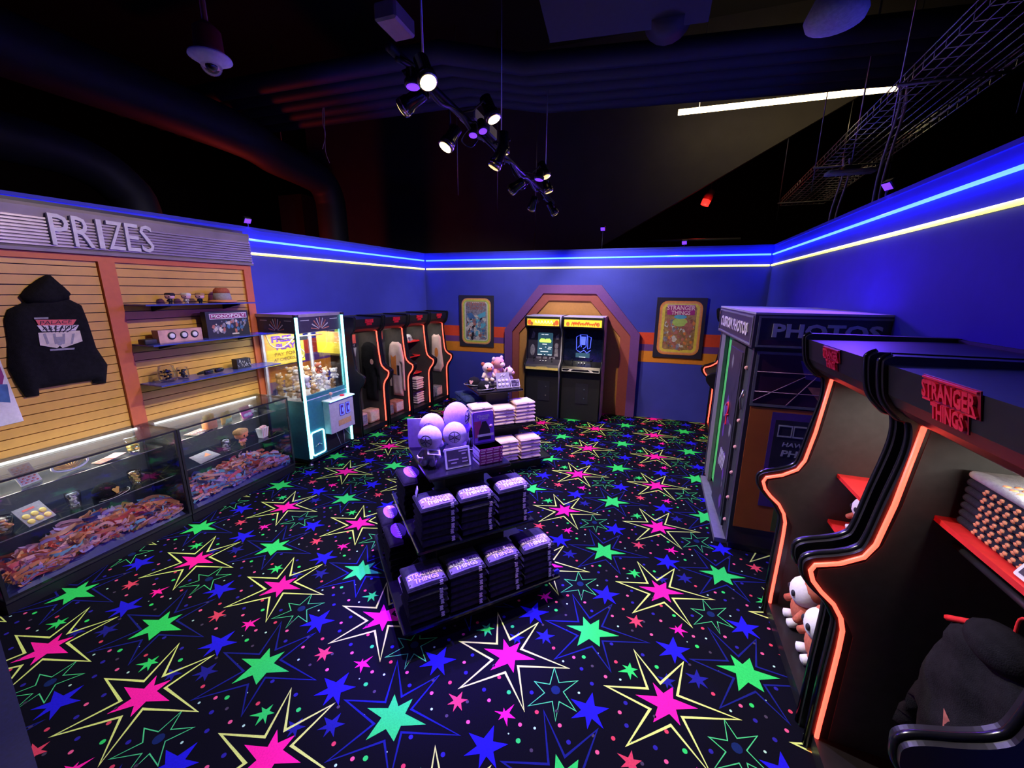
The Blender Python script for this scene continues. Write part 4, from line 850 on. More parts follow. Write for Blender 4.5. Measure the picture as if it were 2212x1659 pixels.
jk = [(.10, 1.30), (.18, 1.37), (.26, 1.39), (.34, 1.39), (.42, 1.37), (.50, 1.31), (.57, .62), (.50, .60), (.47, .95), (.47, .42), (.15, .42), (.14, .95), (.12, .60), (.055, .62)]
garment('jacket', 'black jacket with a pale round badge beside the claw machine', 'jacket', left[0], jk, 'shirt_black', [('round_badge', oval(.40, 1.08, .045, .045), 'plush_pink')])
ls = [(.17, 1.28), (.25, 1.33), (.30, 1.325), (.36, 1.325), (.41, 1.33), (.49, 1.29), (.55, 1.05), (.54, .46), (.485, .46), (.48, .95), (.48, .36), (.20, .36), (.20, .95), (.17, .52), (.115, .52), (.12, 1.1)]
garment('long_shirt', 'pink long sleeved shirt with orange panel in the cabinet display', 'shirt', left[1], ls, 'shirt_pink', [('orange_panel', [(.22, .78), (.36, .74), (.36, 1.10), (.28, 1.06), (.22, 1.10)], 'art_orange'), ('dark_script', [(.38, .74), (.44, .74), (.44, .92), (.38, .92)], 'ink')])
js = [(.20, 1.30), (.27, 1.35), (.31, 1.335), (.37, 1.335), (.41, 1.35), (.47, 1.30), (.50, 1.0), (.54, .70), (.50, .66), (.45, .58), (.21, .58), (.18, .95)]
garment('jersey', 'pink jersey with a dark neckline in the corner display', 'jersey', left[3], js, 'shirt_pink', [('rust_crest', oval(.36, .98, .055, .10), 'art_orange')])
for k in (0, 1, 3):
    t = left[k]
    # pennant sign on the back board, near side
    g = thing('pennant_sign', ('red and grey pennant sign above the black jacket', 'red and grey pennant sign above the pink long shirt', '', 'red and grey pennant sign above the pink jersey')[k], 'sign', LOC(t, (.024, .43, 1.20)), t.rotation_euler.z)
    b = MB(); b.span((-.07, .17, 0), (.07, .31, .008), FL((0, 0, 0)), 0); b.span((-.07, .11, 0), (.07, .17, .008), FL((0, 0, 0)), 1); b.prism([(-.06, .10), (.07, .10), (.04, -.04), (-.02, -.05)], 0, .008, FL((0, 0, 0)), 2); bb = b.build('pennant', ['ribbon_red', 'ink', 'plush_grey'], g); b = MB(); b.text('LIVE', .10, .035, FL((.009, 0, .14)), 0, .001, shear=.3); b.build('sign_word', 'white', bb)
    for q in range(2):
        y = .17+.27*q; g = thing('poster_bin', ('grey bin of rolled posters under the black jacket', 'patterned bin of rolled posters under the pink long shirt', '', 'patterned bin of posters in the corner display')[k], 'bin', LOC(t, (.28, y, .102)), t.rotation_euler.z, 'bins at the foot of the left displays')
        b = MB(); b.rbox((0, 0, .10), (.20, .22, .20), .012, None, 0, 1); b.build('bin', ['side_art', 'art_rust', '', 'art_grey'][k], g)
        b = MB(); b.span((.1005, -.09, .03), (.103, .09, .18)); b.build('bin_label', 'art_pale' if q else 'art_grey', g)
t = left[2]
def bowlhat(loc, rz, m, label, s=1):
    g = thing('sun_hat', label, 'hat', loc, rz); b = MB(); b.lathe([(.10*s, 0), (.125*s, .004), (.095*s, .025), (.088*s, .06), (.06*s, .10), (.015*s, .112)], 18); b.build('shell', m, g); b = MB(); b.lathe([(.092*s, .026), (.094*s, .044), (.089*s, .048)], 18); b.build('hat_band', 'ink', g)
bowlhat(LOC(t, (.135, .175, 1.30)), 0, 'plush_white', 'white hat on the top red shelf', .85); bowlhat(LOC(t, (.135, .44, 1.30)), 0, 'plush_grey', 'grey hat on the top red shelf', .85)
bowlhat(LOC(t, (.18, .33, 1.02)), 0, 'shirt_black', 'black hat on the middle red shelf', 1.1); bowlhat(LOC(t, (.18, .36, .70)), 0, 'plush_pink', 'rosy hat on the lowest red shelf')
def price_card(loc, rz, w, h, label, lean=.35, big=False):
    g = thing('price_card', label, 'price sign', loc, rz); Tm = frame((0, 0, .001), (1, 0, 0), (0, math.sin(lean), math.cos(lean)))
    b = MB(); b.prism(rrect(-w/2, w/2, 0, h, .006, 2), 0, .008, Tm); fr = b.build('card_frame', 'sign_frame', g)
    b = MB(); e = w*.075; b.span((-w/2+e, e, .008), (w/2-e, h-e, .0095), Tm); b.build('slate', 'slate', fr)
    b = MB(); rnd = random.Random(int(w*1e4+loc[0]*100))
    for k, (y, x0, x1) in enumerate(((.80, .55, .9), (.66, .66, .82), (.42, .12, .52), (.42, .66, .86), (.26, .22, .44), (.26, .66, .88))):
        b.span((-w/2+w*x0, h*y-h*.035, .0095), (-w/2+w*x1, h*y+h*.03, .0102), Tm)
    o = b.build('writing_lines', 'chalk', fr); o['kind'] = 'stuff'
    b = MB(); b.add([(-w*.2, .0, .002), (w*.2, 0, .002), (0, w*.25, .002), (0, .02, h*.6)], [(0, 2, 1), (0, 1, 3), (1, 2, 3), (2, 0, 3)]); b.build('easel_foot', 'sign_frame', g); return g
p = LOC(t, (.288, .30, 1.30)); price_card((p.x, p.y, p.z), PI/2-AL, .07, .08, 'small white price card on the top red shelf of hats')
# ================================================================== TWO GAME CABINETS IN THE ARCH
AY = 7.245
APROF = [(0, 0), (.55, 0), (.55, .78), (.585, .86), (.60, .92), (.575, .97), (.50, 1.0), (.455, 1.06), (.43, 1.30), (.425, 1.52), (.47, 1.575), (.55, 1.61), (.57, 1.70), (.565, 1.775), (.54, 1.795), (0, 1.80)]
AXZ = Matrix(((0, 0, 1, 0), (-1, 0, 0, 0), (0, 1, 0, 0), (0, 0, 0, 1)))   # (d, z) profile, extruded along +x, depth towards the viewer
def arcade(x0, x1, label, sidem, kind):
    t = thing('arcade_game', label, 'arcade game', ((x0+x1)/2, AY, 0)); w = x1-x0; h = w/2; th = .022
    for a in (-h, h-th):
        b = MB(); b.prism(APROF, a, a+th, AXZ); sp = b.build('side_panel', sidem if a > 0 else 'black', t)
        b = MB(); b.tube([(a+th/2, -d, z) for d, z in APROF[1:-1]], .013, 6); b.build('edge_trim', 'booth_letter' if a > 0 and kind == 0 else 'black_gloss', sp)
    a0, a1 = -h+th, h-th
    b = MB(); b.prism([(.0, 0), (.52, .0), (.52, .82), (.545, .86), (0, .9)], a0, a1, AXZ); kp = b.build('front_panel', 'black_matte', t)
    b = MB(); b.span((-.08, -.525, .30), (.14, -.52, .66)); cd_ = b.build('coin_door', 'box_dark', kp)
    for z in (.40, .56):
        b = MB(); b.lathe([(.012, 0), (.012, .006), (.006, .008)], 10, FB((.07, -.525, z))); b.build('lock', 'steel', cd_)
    b = MB(); b.prism([(.40, .87), (.585, .87), (.59, .92), (.565, .96), (.42, 1.04)], a0, a1, AXZ); cp = b.build('control_panel', 'booth_dark' if kind == 0 else 'black_gloss', t)
    Tc = frame((0, -.588, .895), (1, 0, 0), (0, .1, 1)); b = MB()
    if kind == 0:
        b.prism([(-h+.03, -.022), (h-.03, -.022), (h-.03, .02), (.12, .02), (.08, .034), (-.08, .034), (-.12, .02), (-h+.03, .02)], 0, .004, Tc, 0); b.build('trim_stripe', 'yellow_card', cp)
    else:
        b.ring([(-h+.03, -.02), (h-.03, -.02), (h-.03, .028), (-h+.03, .028)], [(-h+.04, -.012), (h-.04, -.012), (h-.04, .02), (-h+.04, .02)], 0, .004, Tc); b.prism([(-.22, -.012), (-.17, -.012), (-.13, .02), (-.18, .02)], 0, .004, Tc); b.prism([(.17, -.012), (.22, -.012), (.18, .02), (.13, .02)], 0, .004, Tc); b.build('trim_stripe', 'offwhite', cp)
    Tq = frame((0, -.49, 1.012), (1, 0, 0), (0, .93, .45))
    for k in (-.16, .16):
        b = MB(); b.tube([(k, 0, 0), (k, 0, .05)], .006, 6, Tq); j = b.build('joystick', 'steel', cp); b = MB(); b.ball((k, 0, .06), .018, Tq, 0, 10, 7); b.build('ball_top', 'black_gloss', j)
    for k in (-.05, 0, .05):
        b = MB(); b.lathe([(.014, 0), (.014, .008), (.009, .012)], 10, Tq @ TR(k, .0, 0)); b.build('push_button', 'white', cp)
    # bezel and picture tube
    e = Vector((0, .06, .56)); Tb = frame((0, -.425, 1.03), (1, 0, 0), e); Hb = .55
    b = MB(); b.span((a0, 0, -.03), (a1, Hb, 0), Tb); bz = b.build('bezel', 'booth_dark' if kind == 0 else 'screen_dark', t)
    if kind == 0:
        b = MB(); b.prism(rrect(-.125, .145, .07, .47, .02), 0, .004, Tb); sc = b.build('screen', 'screen_glow', bz)
        b = MB(); b.prism([(-.09, .30), (.11, .30), (.12, .33), (.09, .37), (.02, .365), (.01, .35), (0, .365), (-.07, .37), (-.10, .33)], .004, .006, Tb); b.build('lime_shape', 'pix_lime', sc)
        b = MB()
        for x_, z_, ww in ((-.04, .44, .05), (.03, .44, .06), (.0, .27, .08), (.02, .22, .02), (.10, .22, .06), (-.07, .19, .05), (.09, .19, .06), (.0, .14, .14), (-.08, .085, .08), (.01, .085, .02), (.10, .085, .07)): b.span((x_-ww/2, z_-.006, .004), (x_+ww/2, z_+.006, .006), Tb)
        o = b.build('screen_writing', 'pix_white', sc); o['kind'] = 'stuff'
        for pl in (oval(-.215, .16, .045, .10), oval(.215, .25, .035, .05), [(.18, .06), (.25, .06), (.24, .20), (.19, .20)], [(-.25, .36), (-.19, .38), (-.18, .46), (-.22, .50)], [(.19, .34), (.25, .36), (.25, .46), (.20, .42)], [(-.14, .01), (-.05, .01), (-.05, .05), (-.14, .05)], [(-.02, .01), (.06, .01), (.06, .05), (-.02, .05)], [(.09, .01), (.2, .01), (.2, .05), (.09, .05)]):
            b = MB(); b.prism(pl, 0, .004, Tb); b.build('bezel_art', 'art_grey', bz)
    else:
        b = MB(); b.prism(rrect(-.22, .22, .06, .50, .03), 0, .004, Tb); sc = b.build('screen', 'screen_dark', bz)
        for pts in ([(-.11, .20), (-.12, .42), (-.06, .46), (-.05, .28), (-.09, .24)], [(-.03, .25), (-.05, .46), (.06, .46), (.05, .26), (.0, .22)], [(.08, .22), (.07, .44), (.13, .42), (.12, .24)], [(-.10, .19), (-.04, .16), (.02, .20), (.07, .15), (.13, .20)]):
            b = MB(); b.tube([(p_[0], p_[1], .008) for p_ in pts], .006, 5, Tb, closed=len(pts) == 4); b.build('glowing_outline', 'pix_blue', sc)
        b = MB(); b.prism([(-.035, .29), (.035, .29), (.04, .43), (-.04, .43)], .004, .006, Tb); b.build('glowing_block', 'pix_blue', sc); b = MB(); b.prism([(-.12, .07), (.12, .07), (.12, .15), (-.12, .15)], .004, .005, Tb); b.build('screen_floor', 'screen_glow', sc)
        b = MB(); b.span((-.06, .075, .005), (.05, .082, .007), Tb); b.build('score_line', 'pix_white', sc)
    Tm = frame((0, -.556, 1.69), (1, 0, 0), (0, 0, 1)); b = MB(); b.prism([(.02, 1.60), (.54, 1.605), (.555, 1.625), (.552, 1.765), (.50, 1.785), (.02, 1.785)], a0, a1, AXZ); mb_ = b.build('marquee_box', 'black', t)
    b = MB(); b.span((-h+.04, -.055, 0), (h-.04, .06, .004), Tm); mp = b.build('lit_marquee', 'marquee_yel', mb_)
    b = MB(); rnd = random.Random(kind+4)
    if kind == 0:
        for k in range(6): b.tube(bez([(-.14+.055*k, -.015, .006), (-.13+.055*k, .03, .006), (-.115+.055*k, .0, .006), (-.10+.055*k, -.02, .006)], 4), .0075, 5, Tm, 0)
        for sx in (-1, 1): b.prism(oval(sx*.24, .0, .035, .045), .004, .007, Tm, 1); b.prism(oval(sx*.20, -.02, .025, .03), .004, .0075, Tm, 2)
    else:
        for k in range(11): b.tube(bez([(-.19+.038*k, -.02-.015*rnd.random(), .006), (-.17+.038*k, .035*rnd.random(), .006), (-.16+.038*k, -.01, .006), (-.145+.038*k, .03*rnd.random(), .006)], 4), .008, 5, Tm, 1)
        for sx in (-1, 1): b.prism(oval(sx*.25, -.01, .03, .035), .004, .007, Tm, 2)
    o = b.build('marquee_script', ['marquee_pale', 'marquee_red', 'art_orange'], mp); o['kind'] = 'stuff'
    b = MB(); b.span((a0, -.54, 1.785), (a1, -.0, 1.80)); b.build('top_board', 'booth_letter', t)
    return t
arcade(-1.985, -1.345, 'black arcade game with green screen shape and yellow lit marquee', 'black', 0)
arcade(-1.335, -.635, 'arcade game with blue line drawing on screen and pink side art', 'side_art', 1)
# ================================================================== POSTERS ON THE BACK WALL
def poster(x0, x1, z0, z1, label, warm):
    t = thing('wall_poster', label, 'poster', ((x0+x1)/2, YB, z0)); w = x1-x0; h = z1-z0; Tm = FB((0, -.002, h/2))
    b = MB(); b.span((-w/2, -h/2, 0), (w/2, h/2, .022), Tm); bd = b.build('board', 'booth_dark', t)
    cols = ['art_orange', 'ribbon_orange', 'art_yel', 'pj_cream' if not warm else 'art_yel'] if warm else ['ribbon_orange', 'art_yel', 'art_lime', 'pj_cream']
    e = .055
    for k, c in enumerate(cols):
        q = e+.022*k; r1 = rrect(-w/2+q, w/2-q, -h/2+q, h/2-q, .12-.02*k, 4); r2 = rrect(-w/2+q+.022, w/2-q-.022, -h/2+q+.022, h/2-q-.022, .10-.02*k, 4)
        b = MB(); b.ring(r1, r2, .022, .0235, Tm); b.build('rainbow_border', c, bd)
    q = e+.022*4; b = MB(); b.prism(rrect(-w/2+q, w/2-q, -h/2+q, h/2-q, .03, 3), .022, .023, Tm); b.build('picture_ground', 'art_brown' if warm else 'art_grey', bd)
    rnd = random.Random(9 if warm else 4); iw, ih = w/2-q-.03, h/2-q-.02
    pal = ['art_brown', 'art_rust', 'art_grey', 'art_brown', 'art_rust', 'art_pale', 'art_orange'] if warm else ['art_grey', 'art_rust', 'art_pale', 'art_blue', 'art_grey', 'art_cyan', 'ink']
    b = MB()
    for k in range(150):
        x = rnd.uniform(-iw, iw); z = rnd.uniform(-ih, ih*.36); r = rnd.uniform(.012, .045); a = rnd.uniform(0, 3.1); n = rnd.choice([4, 5, 6, 7])
        b.flat([(x+r*rnd.uniform(.6, 1.3)*math.cos(a+2*PI*i/n), z+r*1.2*rnd.uniform(.6, 1.3)*math.sin(a+2*PI*i/n)) for i in range(n)], .0232+.00002*k, Tm, rnd.randrange(len(pal)))
    if warm: b.flat(oval(-.0, .10, .12, .07), .0265, Tm, 7); b.flat(oval(.14, .02, .07, .085), .0266, Tm, 1); b.flat(oval(.0, .19, .10, .035), .0267, Tm, 8)
    else: b.flat([(.02, .12), (.20, .20), (.20, .11), (.08, .06)], .0266, Tm, 8); b.flat([(-.2, .14), (-.1, .17), (-.02, .08), (-.14, .04)], .0265, Tm, 3); b.flat(oval(.04, .10, .1, .02), .0264, Tm, 7)
    o = b.build('abstract_picture', pal+['art_lime' if warm else 'pj_cream', 'art_cyan'], bd); o['kind'] = 'stuff'
    b = MB()
    if warm: b.span((-iw, h*.22, .0235), (iw, h*.385, .024), Tm, 1)
    b.text('STRANGER', w*.56, h*.075, Tm @ TR(0, h*.335, .0245), 0, .001, bold=.02); b.text('THINGS', w*.38, h*.065, Tm @ TR(0, h*.255, .0245), 0, .001, bold=.02); b.span((-w*.28, h*.378, .0245), (w*.28, h*.383, .0255), Tm, 0)
    b.build('title_words', ['print_pink' if warm else 'art_rust', 'art_mag'], bd)
    return t
poster(-3.53, -2.80, 1.125, 2.125, 'pale toned poster with stepped rainbow border left of the arch' if False else 'pale toned poster with rainbow border beside the left displays', False)
poster(.16, .935, 1.115, 2.125, 'brown and yellow toned poster with rainbow border beside the photo booth', True)
# ================================================================== PHOTO BOOTH
BX0, BX1, BY0, BY1 = .83, 1.70, 3.55, 5.08
pb = thing('photo_booth', 'tall purple photo booth with green doorway panel and signs on its header', 'photo booth', ((BX0+BX1)/2, (BY0+BY1)/2, 0), 0)
def bb_(name, m, a, c, parent=None):
    b = MB(); b.span(a, c); return b.build(name, m, parent or pb, world=True)
bb_('base', 'booth_dark', (BX0+.02, BY0+.01, 0), (BX1, BY1-.01, .06))
sidep = bb_('side_wall', 'booth_dark', (BX0, BY0, .06), (BX1, BY0+.05, 1.78)); bb_('side_wall', 'booth_dark', (BX0, BY1-.05, .06), (BX1, BY1, 1.78)); bb_('rear_wall', 'booth_dark', (BX1-.05, BY0+.05, .06), (BX1, BY1-.05, 1.78))
hdr = bb_('header', 'booth_dark', (BX0-.03, BY0-.025, 1.785), (BX1+.01, BY1+.02, 2.045)); bb_('roof', 'booth_letter', (BX0-.03, BY0-.025, 2.045), (BX1+.01, BY1+.02, 2.06))
frontp = bb_('corner_pillar', 'black_matte', (BX0, BY0+.05, .06), (BX0+.05, BY0+.22, 1.78))
bb_('green_door_panel', 'green_door_panel', (BX0+.046, 4.30, .10), (BX0+.052, BY1-.055, 1.78)); bb_('far_jamb', 'booth_grey', (BX0+.005, 4.80, .06), (BX0+.04, BY1-.05, 1.78)); bb_('bench', 'black', (BX1-.45, BY0+.25, .06), (BX1-.06, BY1-.4, .50))  # booth's green set forward in the doorway so the bar lamps light it
# black half drawn curtain
b = MB(); pts = []
for k in range(25): pts.append((BX0+.031+.012*math.sin(k*1.9), 4.335+.075*k/24))
V = []; F = []
for p_ in pts: V += [(p_[0], p_[1], .12), (p_[0], p_[1], 1.77)]
for k in range(24): F.append((2*k, 2*k+2, 2*k+3, 2*k+1))
b.add(V, F, None, 0, True); b.build('curtain', 'black_matte', pb, world=True)
# framed front panel
pan = bb_('front_panel', 'dark_metal', (BX0-.02, BY0+.20, .10), (BX0+.02, 4.33, 1.765))
TB = FR((BX0-.021, 0, 0)); 
b = MB(); b.span((-4.28, .16, 0), (-BY0-.25, 1.71, .004), TB); pic = b.build('panel_picture', 'booth_dark', pan, world=True)
b = MB(); rnd = random.Random(12)
for k in range(26):
    x = rnd.uniform(-4.22, -3.86); z = rnd.uniform(.25, 1.6); r = rnd.uniform(.03, .09); b.flat([(x+r*.7*math.cos(a+k)*rnd.uniform(.5, 1.2), z+r*math.sin(a+k)*rnd.uniform(.6, 1.4)) for a in (0, 1.2, 2.4, 3.7, 5)], .0045+.00005*k, TB, rnd.randrange(3))
o = b.build('picture_shapes', ['booth_purple', 'booth_dark', 'booth_grey'], pic, world=True); o['kind'] = 'stuff'
b = MB(); b.tube(bez([(-4.12, 1.16, .01), (-4.07, 1.20, .01), (-4.03, 1.14, .01), (-4.07, 1.06, .01), (-4.06, .98, .01)], 4), .008, 5, TB); b.tube([(-4.12, 1.06, .01), (-4.0, 1.10, .01)], .006, 5, TB); b.build('red_squiggle', 'red_sign', pic, world=True)
for k in range(5):
    b = MB(); b.prism([(-4.2+.05*k, .55), (-4.17+.05*k, .55), (-4.12+.05*k, .72), (-4.15+.05*k, .72)], .004, .006, TB); b.build('slanted_bar', 'booth_letter', pic, world=True)
for z in (.2, .42, .66, .90, 1.14, 1.36, 1.60):
    b = MB(); b.ball((BX0-.004, BY0+.14, z), .018, None, 0, 10, 7); b.build('bulb', 'plush_pink', frontp, world=True)
b = MB(); b.tube([(BX0-.012, BY0+.09, 1.42), (BX0-.03, BY0+.10, 1.34), (BX0-.012, BY0+.11, 1.25)], .008, 6); b.build('latch', 'steel', frontp, world=True)
b = MB(); b.prism([(BX0-.085, 3.62), (BX0+.02, 3.62), (BX0+.02, 4.95), (BX0-.05, 4.95)], 0.001, .045); b.build('threshold', 'grey_metal', pb, world=True)
# header words
b = MB(); TB2 = FR((BX0-.031, (BY0+BY1)/2, 1.915)); b.ring([(-.75, -.115), (.75, -.115), (.75, .115), (-.75, .115)], [(-.735, -.10), (.735, -.10), (.735, .10), (-.735, .10)], 0, .005, TB2); b.build('header_border', 'booth_grey', hdr, world=True)
b = MB(); b.text('CUSTOM PHOTOS', 1.22, .105, TB2 @ TR(0, .0, .0), 0, .008, bold=.03); b.build('header_words', 'booth_letter_lit', hdr, world=True)  # paler letter colour stands in for light on the front header
TS = frame(((BX0+BX1)/2, BY0-.026, 1.915), (1, 0, 0), (0, 0, 1))
b = MB(); b.ring([(-.44, -.118), (.44, -.118), (.44, .118), (-.44, .118)], [(-.425, -.103), (.425, -.103), (.425, .103), (-.425, .103)], 0, .005, TS); b.build('header_border', 'booth_grey', hdr, world=True)
b = MB(); b.text('PHOTOS', .68, .105, TS @ TR(0, .012, 0), 0, .010, bold=.035); b.build('side_words', 'booth_letter', hdr, world=True)
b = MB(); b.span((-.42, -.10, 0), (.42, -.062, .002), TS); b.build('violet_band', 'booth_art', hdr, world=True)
# side artwork
TS = frame((0, BY0-.001, 0), (1, 0, 0), (0, 0, 1)); b = MB(); b.span((.86, 1.33, 0), (1.67, 1.75, .004), TS); art = b.build('grid_picture', 'booth_art', sidep, world=True)
b = MB(); b.ring([(.85, 1.32), (1.68, 1.32), (1.68, 1.76), (.85, 1.76)], [(.87, 1.34), (1.66, 1.34), (1.66, 1.74), (.87, 1.74)], .003, .007, TS); b.build('picture_border', 'booth_grey', art, world=True)
for a, c in (((.87, 1.60), (1.66, 1.60)), ((.87, 1.36), (1.20, 1.58)), ((1.10, 1.34), (1.27, 1.58)), ((1.45, 1.34), (1.33, 1.58)), ((.87, 1.44), (1.66, 1.44)), ((1.66, 1.36), (1.40, 1.58))):
    b = MB(); b.tube([(a[0], a[1], .006), (c[0], c[1], .006)], .004, 4, TS); b.build('grid_line', 'booth_line', art, world=True)
b = MB(); b.prism([(1.22, 1.50), (1.42, 1.50), (1.32, 1.38)], .004, .007, TS); b.build('down_triangle', 'art_rust', art, world=True)
b = MB(); b.text('PRO', .26, .10, TS @ TR(1.28, 1.60, .005), 0, .004, bold=.03, shear=-.3) if False else b.prism([(1.15, 1.70), (1.44, 1.70), (1.40, 1.54), (1.20, 1.56)], .004, .007, TS); b.build('blue_wordmark_block', 'booth_purple', art, world=True)
b = MB(); b.span((.86, .23, 0), (1.67, 1.31, .004), TS); org = b.build('orange_ground', 'booth_orange', sidep, world=True)
b = MB(); b.span((1.14, .24, .004), (1.60, .48, .0055), TS); b.build('green_block', 'booth_green', org, world=True)
b = MB(); b.span((1.02, .46, .004), (1.62, 1.28, .006), TS); vb = b.build('violet_block', 'booth_purple', org, world=True); b = MB(); b.span((1.05, .66, .006), (1.60, 1.22, .008), TS); fl = b.build('film_card', 'booth_dark', vb, world=True)
for z in (1.13, .74):
    for k in range(5):
        x = 1.075+.105*k; b = MB(); b.ring([(x, z-.05), (x+.10, z-.05), (x+.10, z+.05), (x, z+.05)], [(x+.008, z-.038), (x+.092, z-.038), (x+.092, z+.038), (x+.008, z+.038)], .008, .010, TS); b.build('film_frame', 'booth_letter', fl, world=True)
b = MB(); b.text('HAWKINS FUN', .40, .035, TS @ TR(1.32, 1.02, .008), 0, .002, bold=.02, shear=.15); b.text('PHOTOS', .38, .055, TS @ TR(1.31, .945, .008), 0, .002, bold=.03, shear=.1); b.build('film_words', 'booth_letter', fl, world=True)
# ================================================================== RIGHT HAND DISPLAYS
RW = .862
GRR = 'display cabinets along the right wall'
def rdisp(y_far, label, shelves, pw, lampk=1.6):
    s_ = (YB-y_far); p = T_R @ Vector((s_, 0, .006)); return display(label, (p.x, p.y, 0), PI-AR*0+(-AR)*1.0 if False else math.atan2(-math.sin(0)+0, -1)+math.atan(.033)*-1, RW, 1.0, 1.0, GRR, shelves, .058, pw, lampk, False)
D1 = rdisp(1.93, 'near game cabinet shaped display with sweaters on a red shelf' if False else 'game cabinet shaped display with knitted sweaters on a red shelf', ((1.345, .44),), .25)
D2 = rdisp(2.85, 'game cabinet shaped display with two red shelves beside the photo booth', ((1.112, .42), (.80, .42)), .20)
D3 = rdisp(7.06, 'game cabinet shaped display half hidden behind the photo booth', (), .2, 0)
bpy.context.view_layer.update()
# ---- goods in the right hand displays (local frame: x out of the wall, y towards the viewer)
def RL(D, v): return D.matrix_world @ Vector(v)
def sweater(D, x, y, z, w, d, h, label, grp, top):
    rz = D.rotation_euler.z+PI/2
    t = thing('sweater', label, 'sweater', RL(D, (x, y, z)), D.rotation_euler.z, grp)
    b = MB(); b.rbox((0, 0, h/2), (d, w, h*.98), h*.45, None, 0, 3, True, .003); bo = b.build('folded_body', 'plush_grey' if top else 'shirt_navy', t)  # uppermost sweater is grey: light from above put into its colour
    b = MB()
    for k in range(9):
        for r_ in range(2 if not top else 5):
            if top: b.ball((d*.42-.030*r_, -w*.10+.030*k, h*.97), (.013, .010, .005), None, 0, 6, 4)
            else: b.ball((d*.49, -w*.22+.034*k+.008*r_, h*(.35+.3*r_)), (.005, .012, .008), None, 0, 6, 4)
    o = b.build('knitted_letters', 'ribbon_orange', bo); o['kind'] = 'stuff'
for k in range(7): sweater(D1, .25, .27, 1.347+.031*k, .36, .30, .031, 'dark sweater in top-lit grey with orange knitted letters, uppermost of its stack' if k == 6 else 'dark sweater with orange knitted letters in the red shelf stack', 'stack of knitted sweaters', k == 6)
p = RL(D1, (.42, .50, 1.347)); price_card((p.x, p.y, p.z), D1.rotation_euler.z+PI/2, .16, .13, 'white framed price card in front of the knitted sweaters', .45)
# dark hoodie on a red hanger
t = thing('hoodie', 'dark purple hooded top on a red hanger below the sweaters', 'hoodie', RL(D1, (.36, .40, .42)), D1.rotation_euler.z+.25)
hdy = [(-.23, .30), (-.20, .56), (-.15, .615), (-.07, .645), (.0, .66), (.07, .645), (.15, .615), (.20, .56), (.23, .30), (.30, -.02), (.235, -.04), (.19, .18), (.19, -.10), (-.19, -.10), (-.19, .18), (-.235, -.04), (-.30, -.02)]
b = MB(); b.pillow(hdy, .07, .08, FL((-.03, 0, 0)), 0, .03, .01, .22); bo = b.build('body', 'shirt_black', t)
b = MB(); b.flat([(-.07, .30), (-.02, .26), (.05, .12), (.0, .12), (-.05, .20)], .088, FL((-.03, 0, 0))); b.build('rust_print', 'art_rust', bo)
b = MB(); b.ball((.02, 0, .64), (.07, .11, .075), None, 0, 14, 9); b.build('hood', 'shirt_black', t)
b = MB(); b.tube(bez([(0, -.20, .58), (0, -.08, .66), (0, 0, .70), (0, .08, .66), (0, .20, .58)]), .011, 6); b.tube(bez([(0, 0, .70), (0, 0, .76), (0, .025, .785), (0, .02, .82)], 4), .005, 5); hg = b.build('hanger', 'red_shelf', t)
b = MB(); b.tube([tuple(RL(D1, (.36, .07, 1.235))), tuple(RL(D1, (.36, RW-.07, 1.235)))], .012, 8); tag(b.build('hanging_rail', 'dark_metal'), 'dark metal hanging rail under the sweater shelf', 'rail')
# second display
p = RL(D2, (.39, .42, 1.114)); price_card((p.x, p.y, p.z), D2.rotation_euler.z+PI/2, .13, .10, 'white framed price card on the red shelf beside the photo booth', .5)
def mask_plush(loc, rz, s, label, grp, rot=None):
    t = thing('white_faced_plush', label, 'plush toy', loc, rz, grp)
    b = MB(); b.ball((0, 0, .30*s), (.20*s, .24*s, .28*s), None, 0, 14, 9); bo = b.build('body', 'plush_rust', t)
    b = MB(); b.ball((.06*s, 0, .62*s), (.20*s, .23*s, .24*s), None, 0, 16, 10); h = b.build('face', 'plush_white', t)
    b = MB(); b.ball((-.04*s, 0, .72*s), (.20*s, .25*s, .20*s), None, 0, 14, 9); b.build('rust_hood', 'plush_rust', h)
    for sy in (-1, 1):
        b = MB(); b.ball((.235*s, sy*.09*s, .62*s), (.03*s, .045*s, .055*s), None, 0, 10, 7); b.build('eye', 'ink', h)
        limb(t, 'arm', 'plush_rust', (.08*s, sy*.19*s, .38*s), (.20*s, sy*.26*s, .26*s), .06*s, .05*s); limb(t, 'foot', 'plush_white', (.12*s, sy*.10*s, .10*s), (.24*s, sy*.12*s, .075*s), .07*s, .06*s)
    return t
rz2 = D2.rotation_euler.z
mask_plush(RL(D2, (.30, .20, .80)), rz2, .27, 'white faced plush toy on the lower red shelf', None)
mask_plush(RL(D2, (.30, .42, .80)), rz2, .25, 'white faced plush toy behind the cabinet edge on the lower red shelf', None)
mask_plush(RL(D2, (.50, .22, .102)), rz2, .40, 'white faced plush toy sitting at the foot of the display', 'plush toys at the display foot')
mask_plush(RL(D2, (.50, .50, .102)), rz2, .40, 'white faced plush toy sitting at the foot of the display', 'plush toys at the display foot')
for k, (y, z) in enumerate(((.10, 1.47), (.12, 1.40), (.16, 1.44), (.14, 1.25), (.20, 1.28))):
    t = thing('pin_badge', 'silvery pin badge hung on the display back board', 'badge', RL(D2, (.021, .30+y, z)), rz2, 'pin badges on the display back board')
    b = MB(); b.lathe([(.03, 0), (.03, .006), (.015, .01)], 12, FL((0, 0, .03))); b.build('disc', 'steel', t); b = MB(); b.ball((.012, .0, .0), (.008, .016, .02)); b.build('charm', 'plush_pink', t)
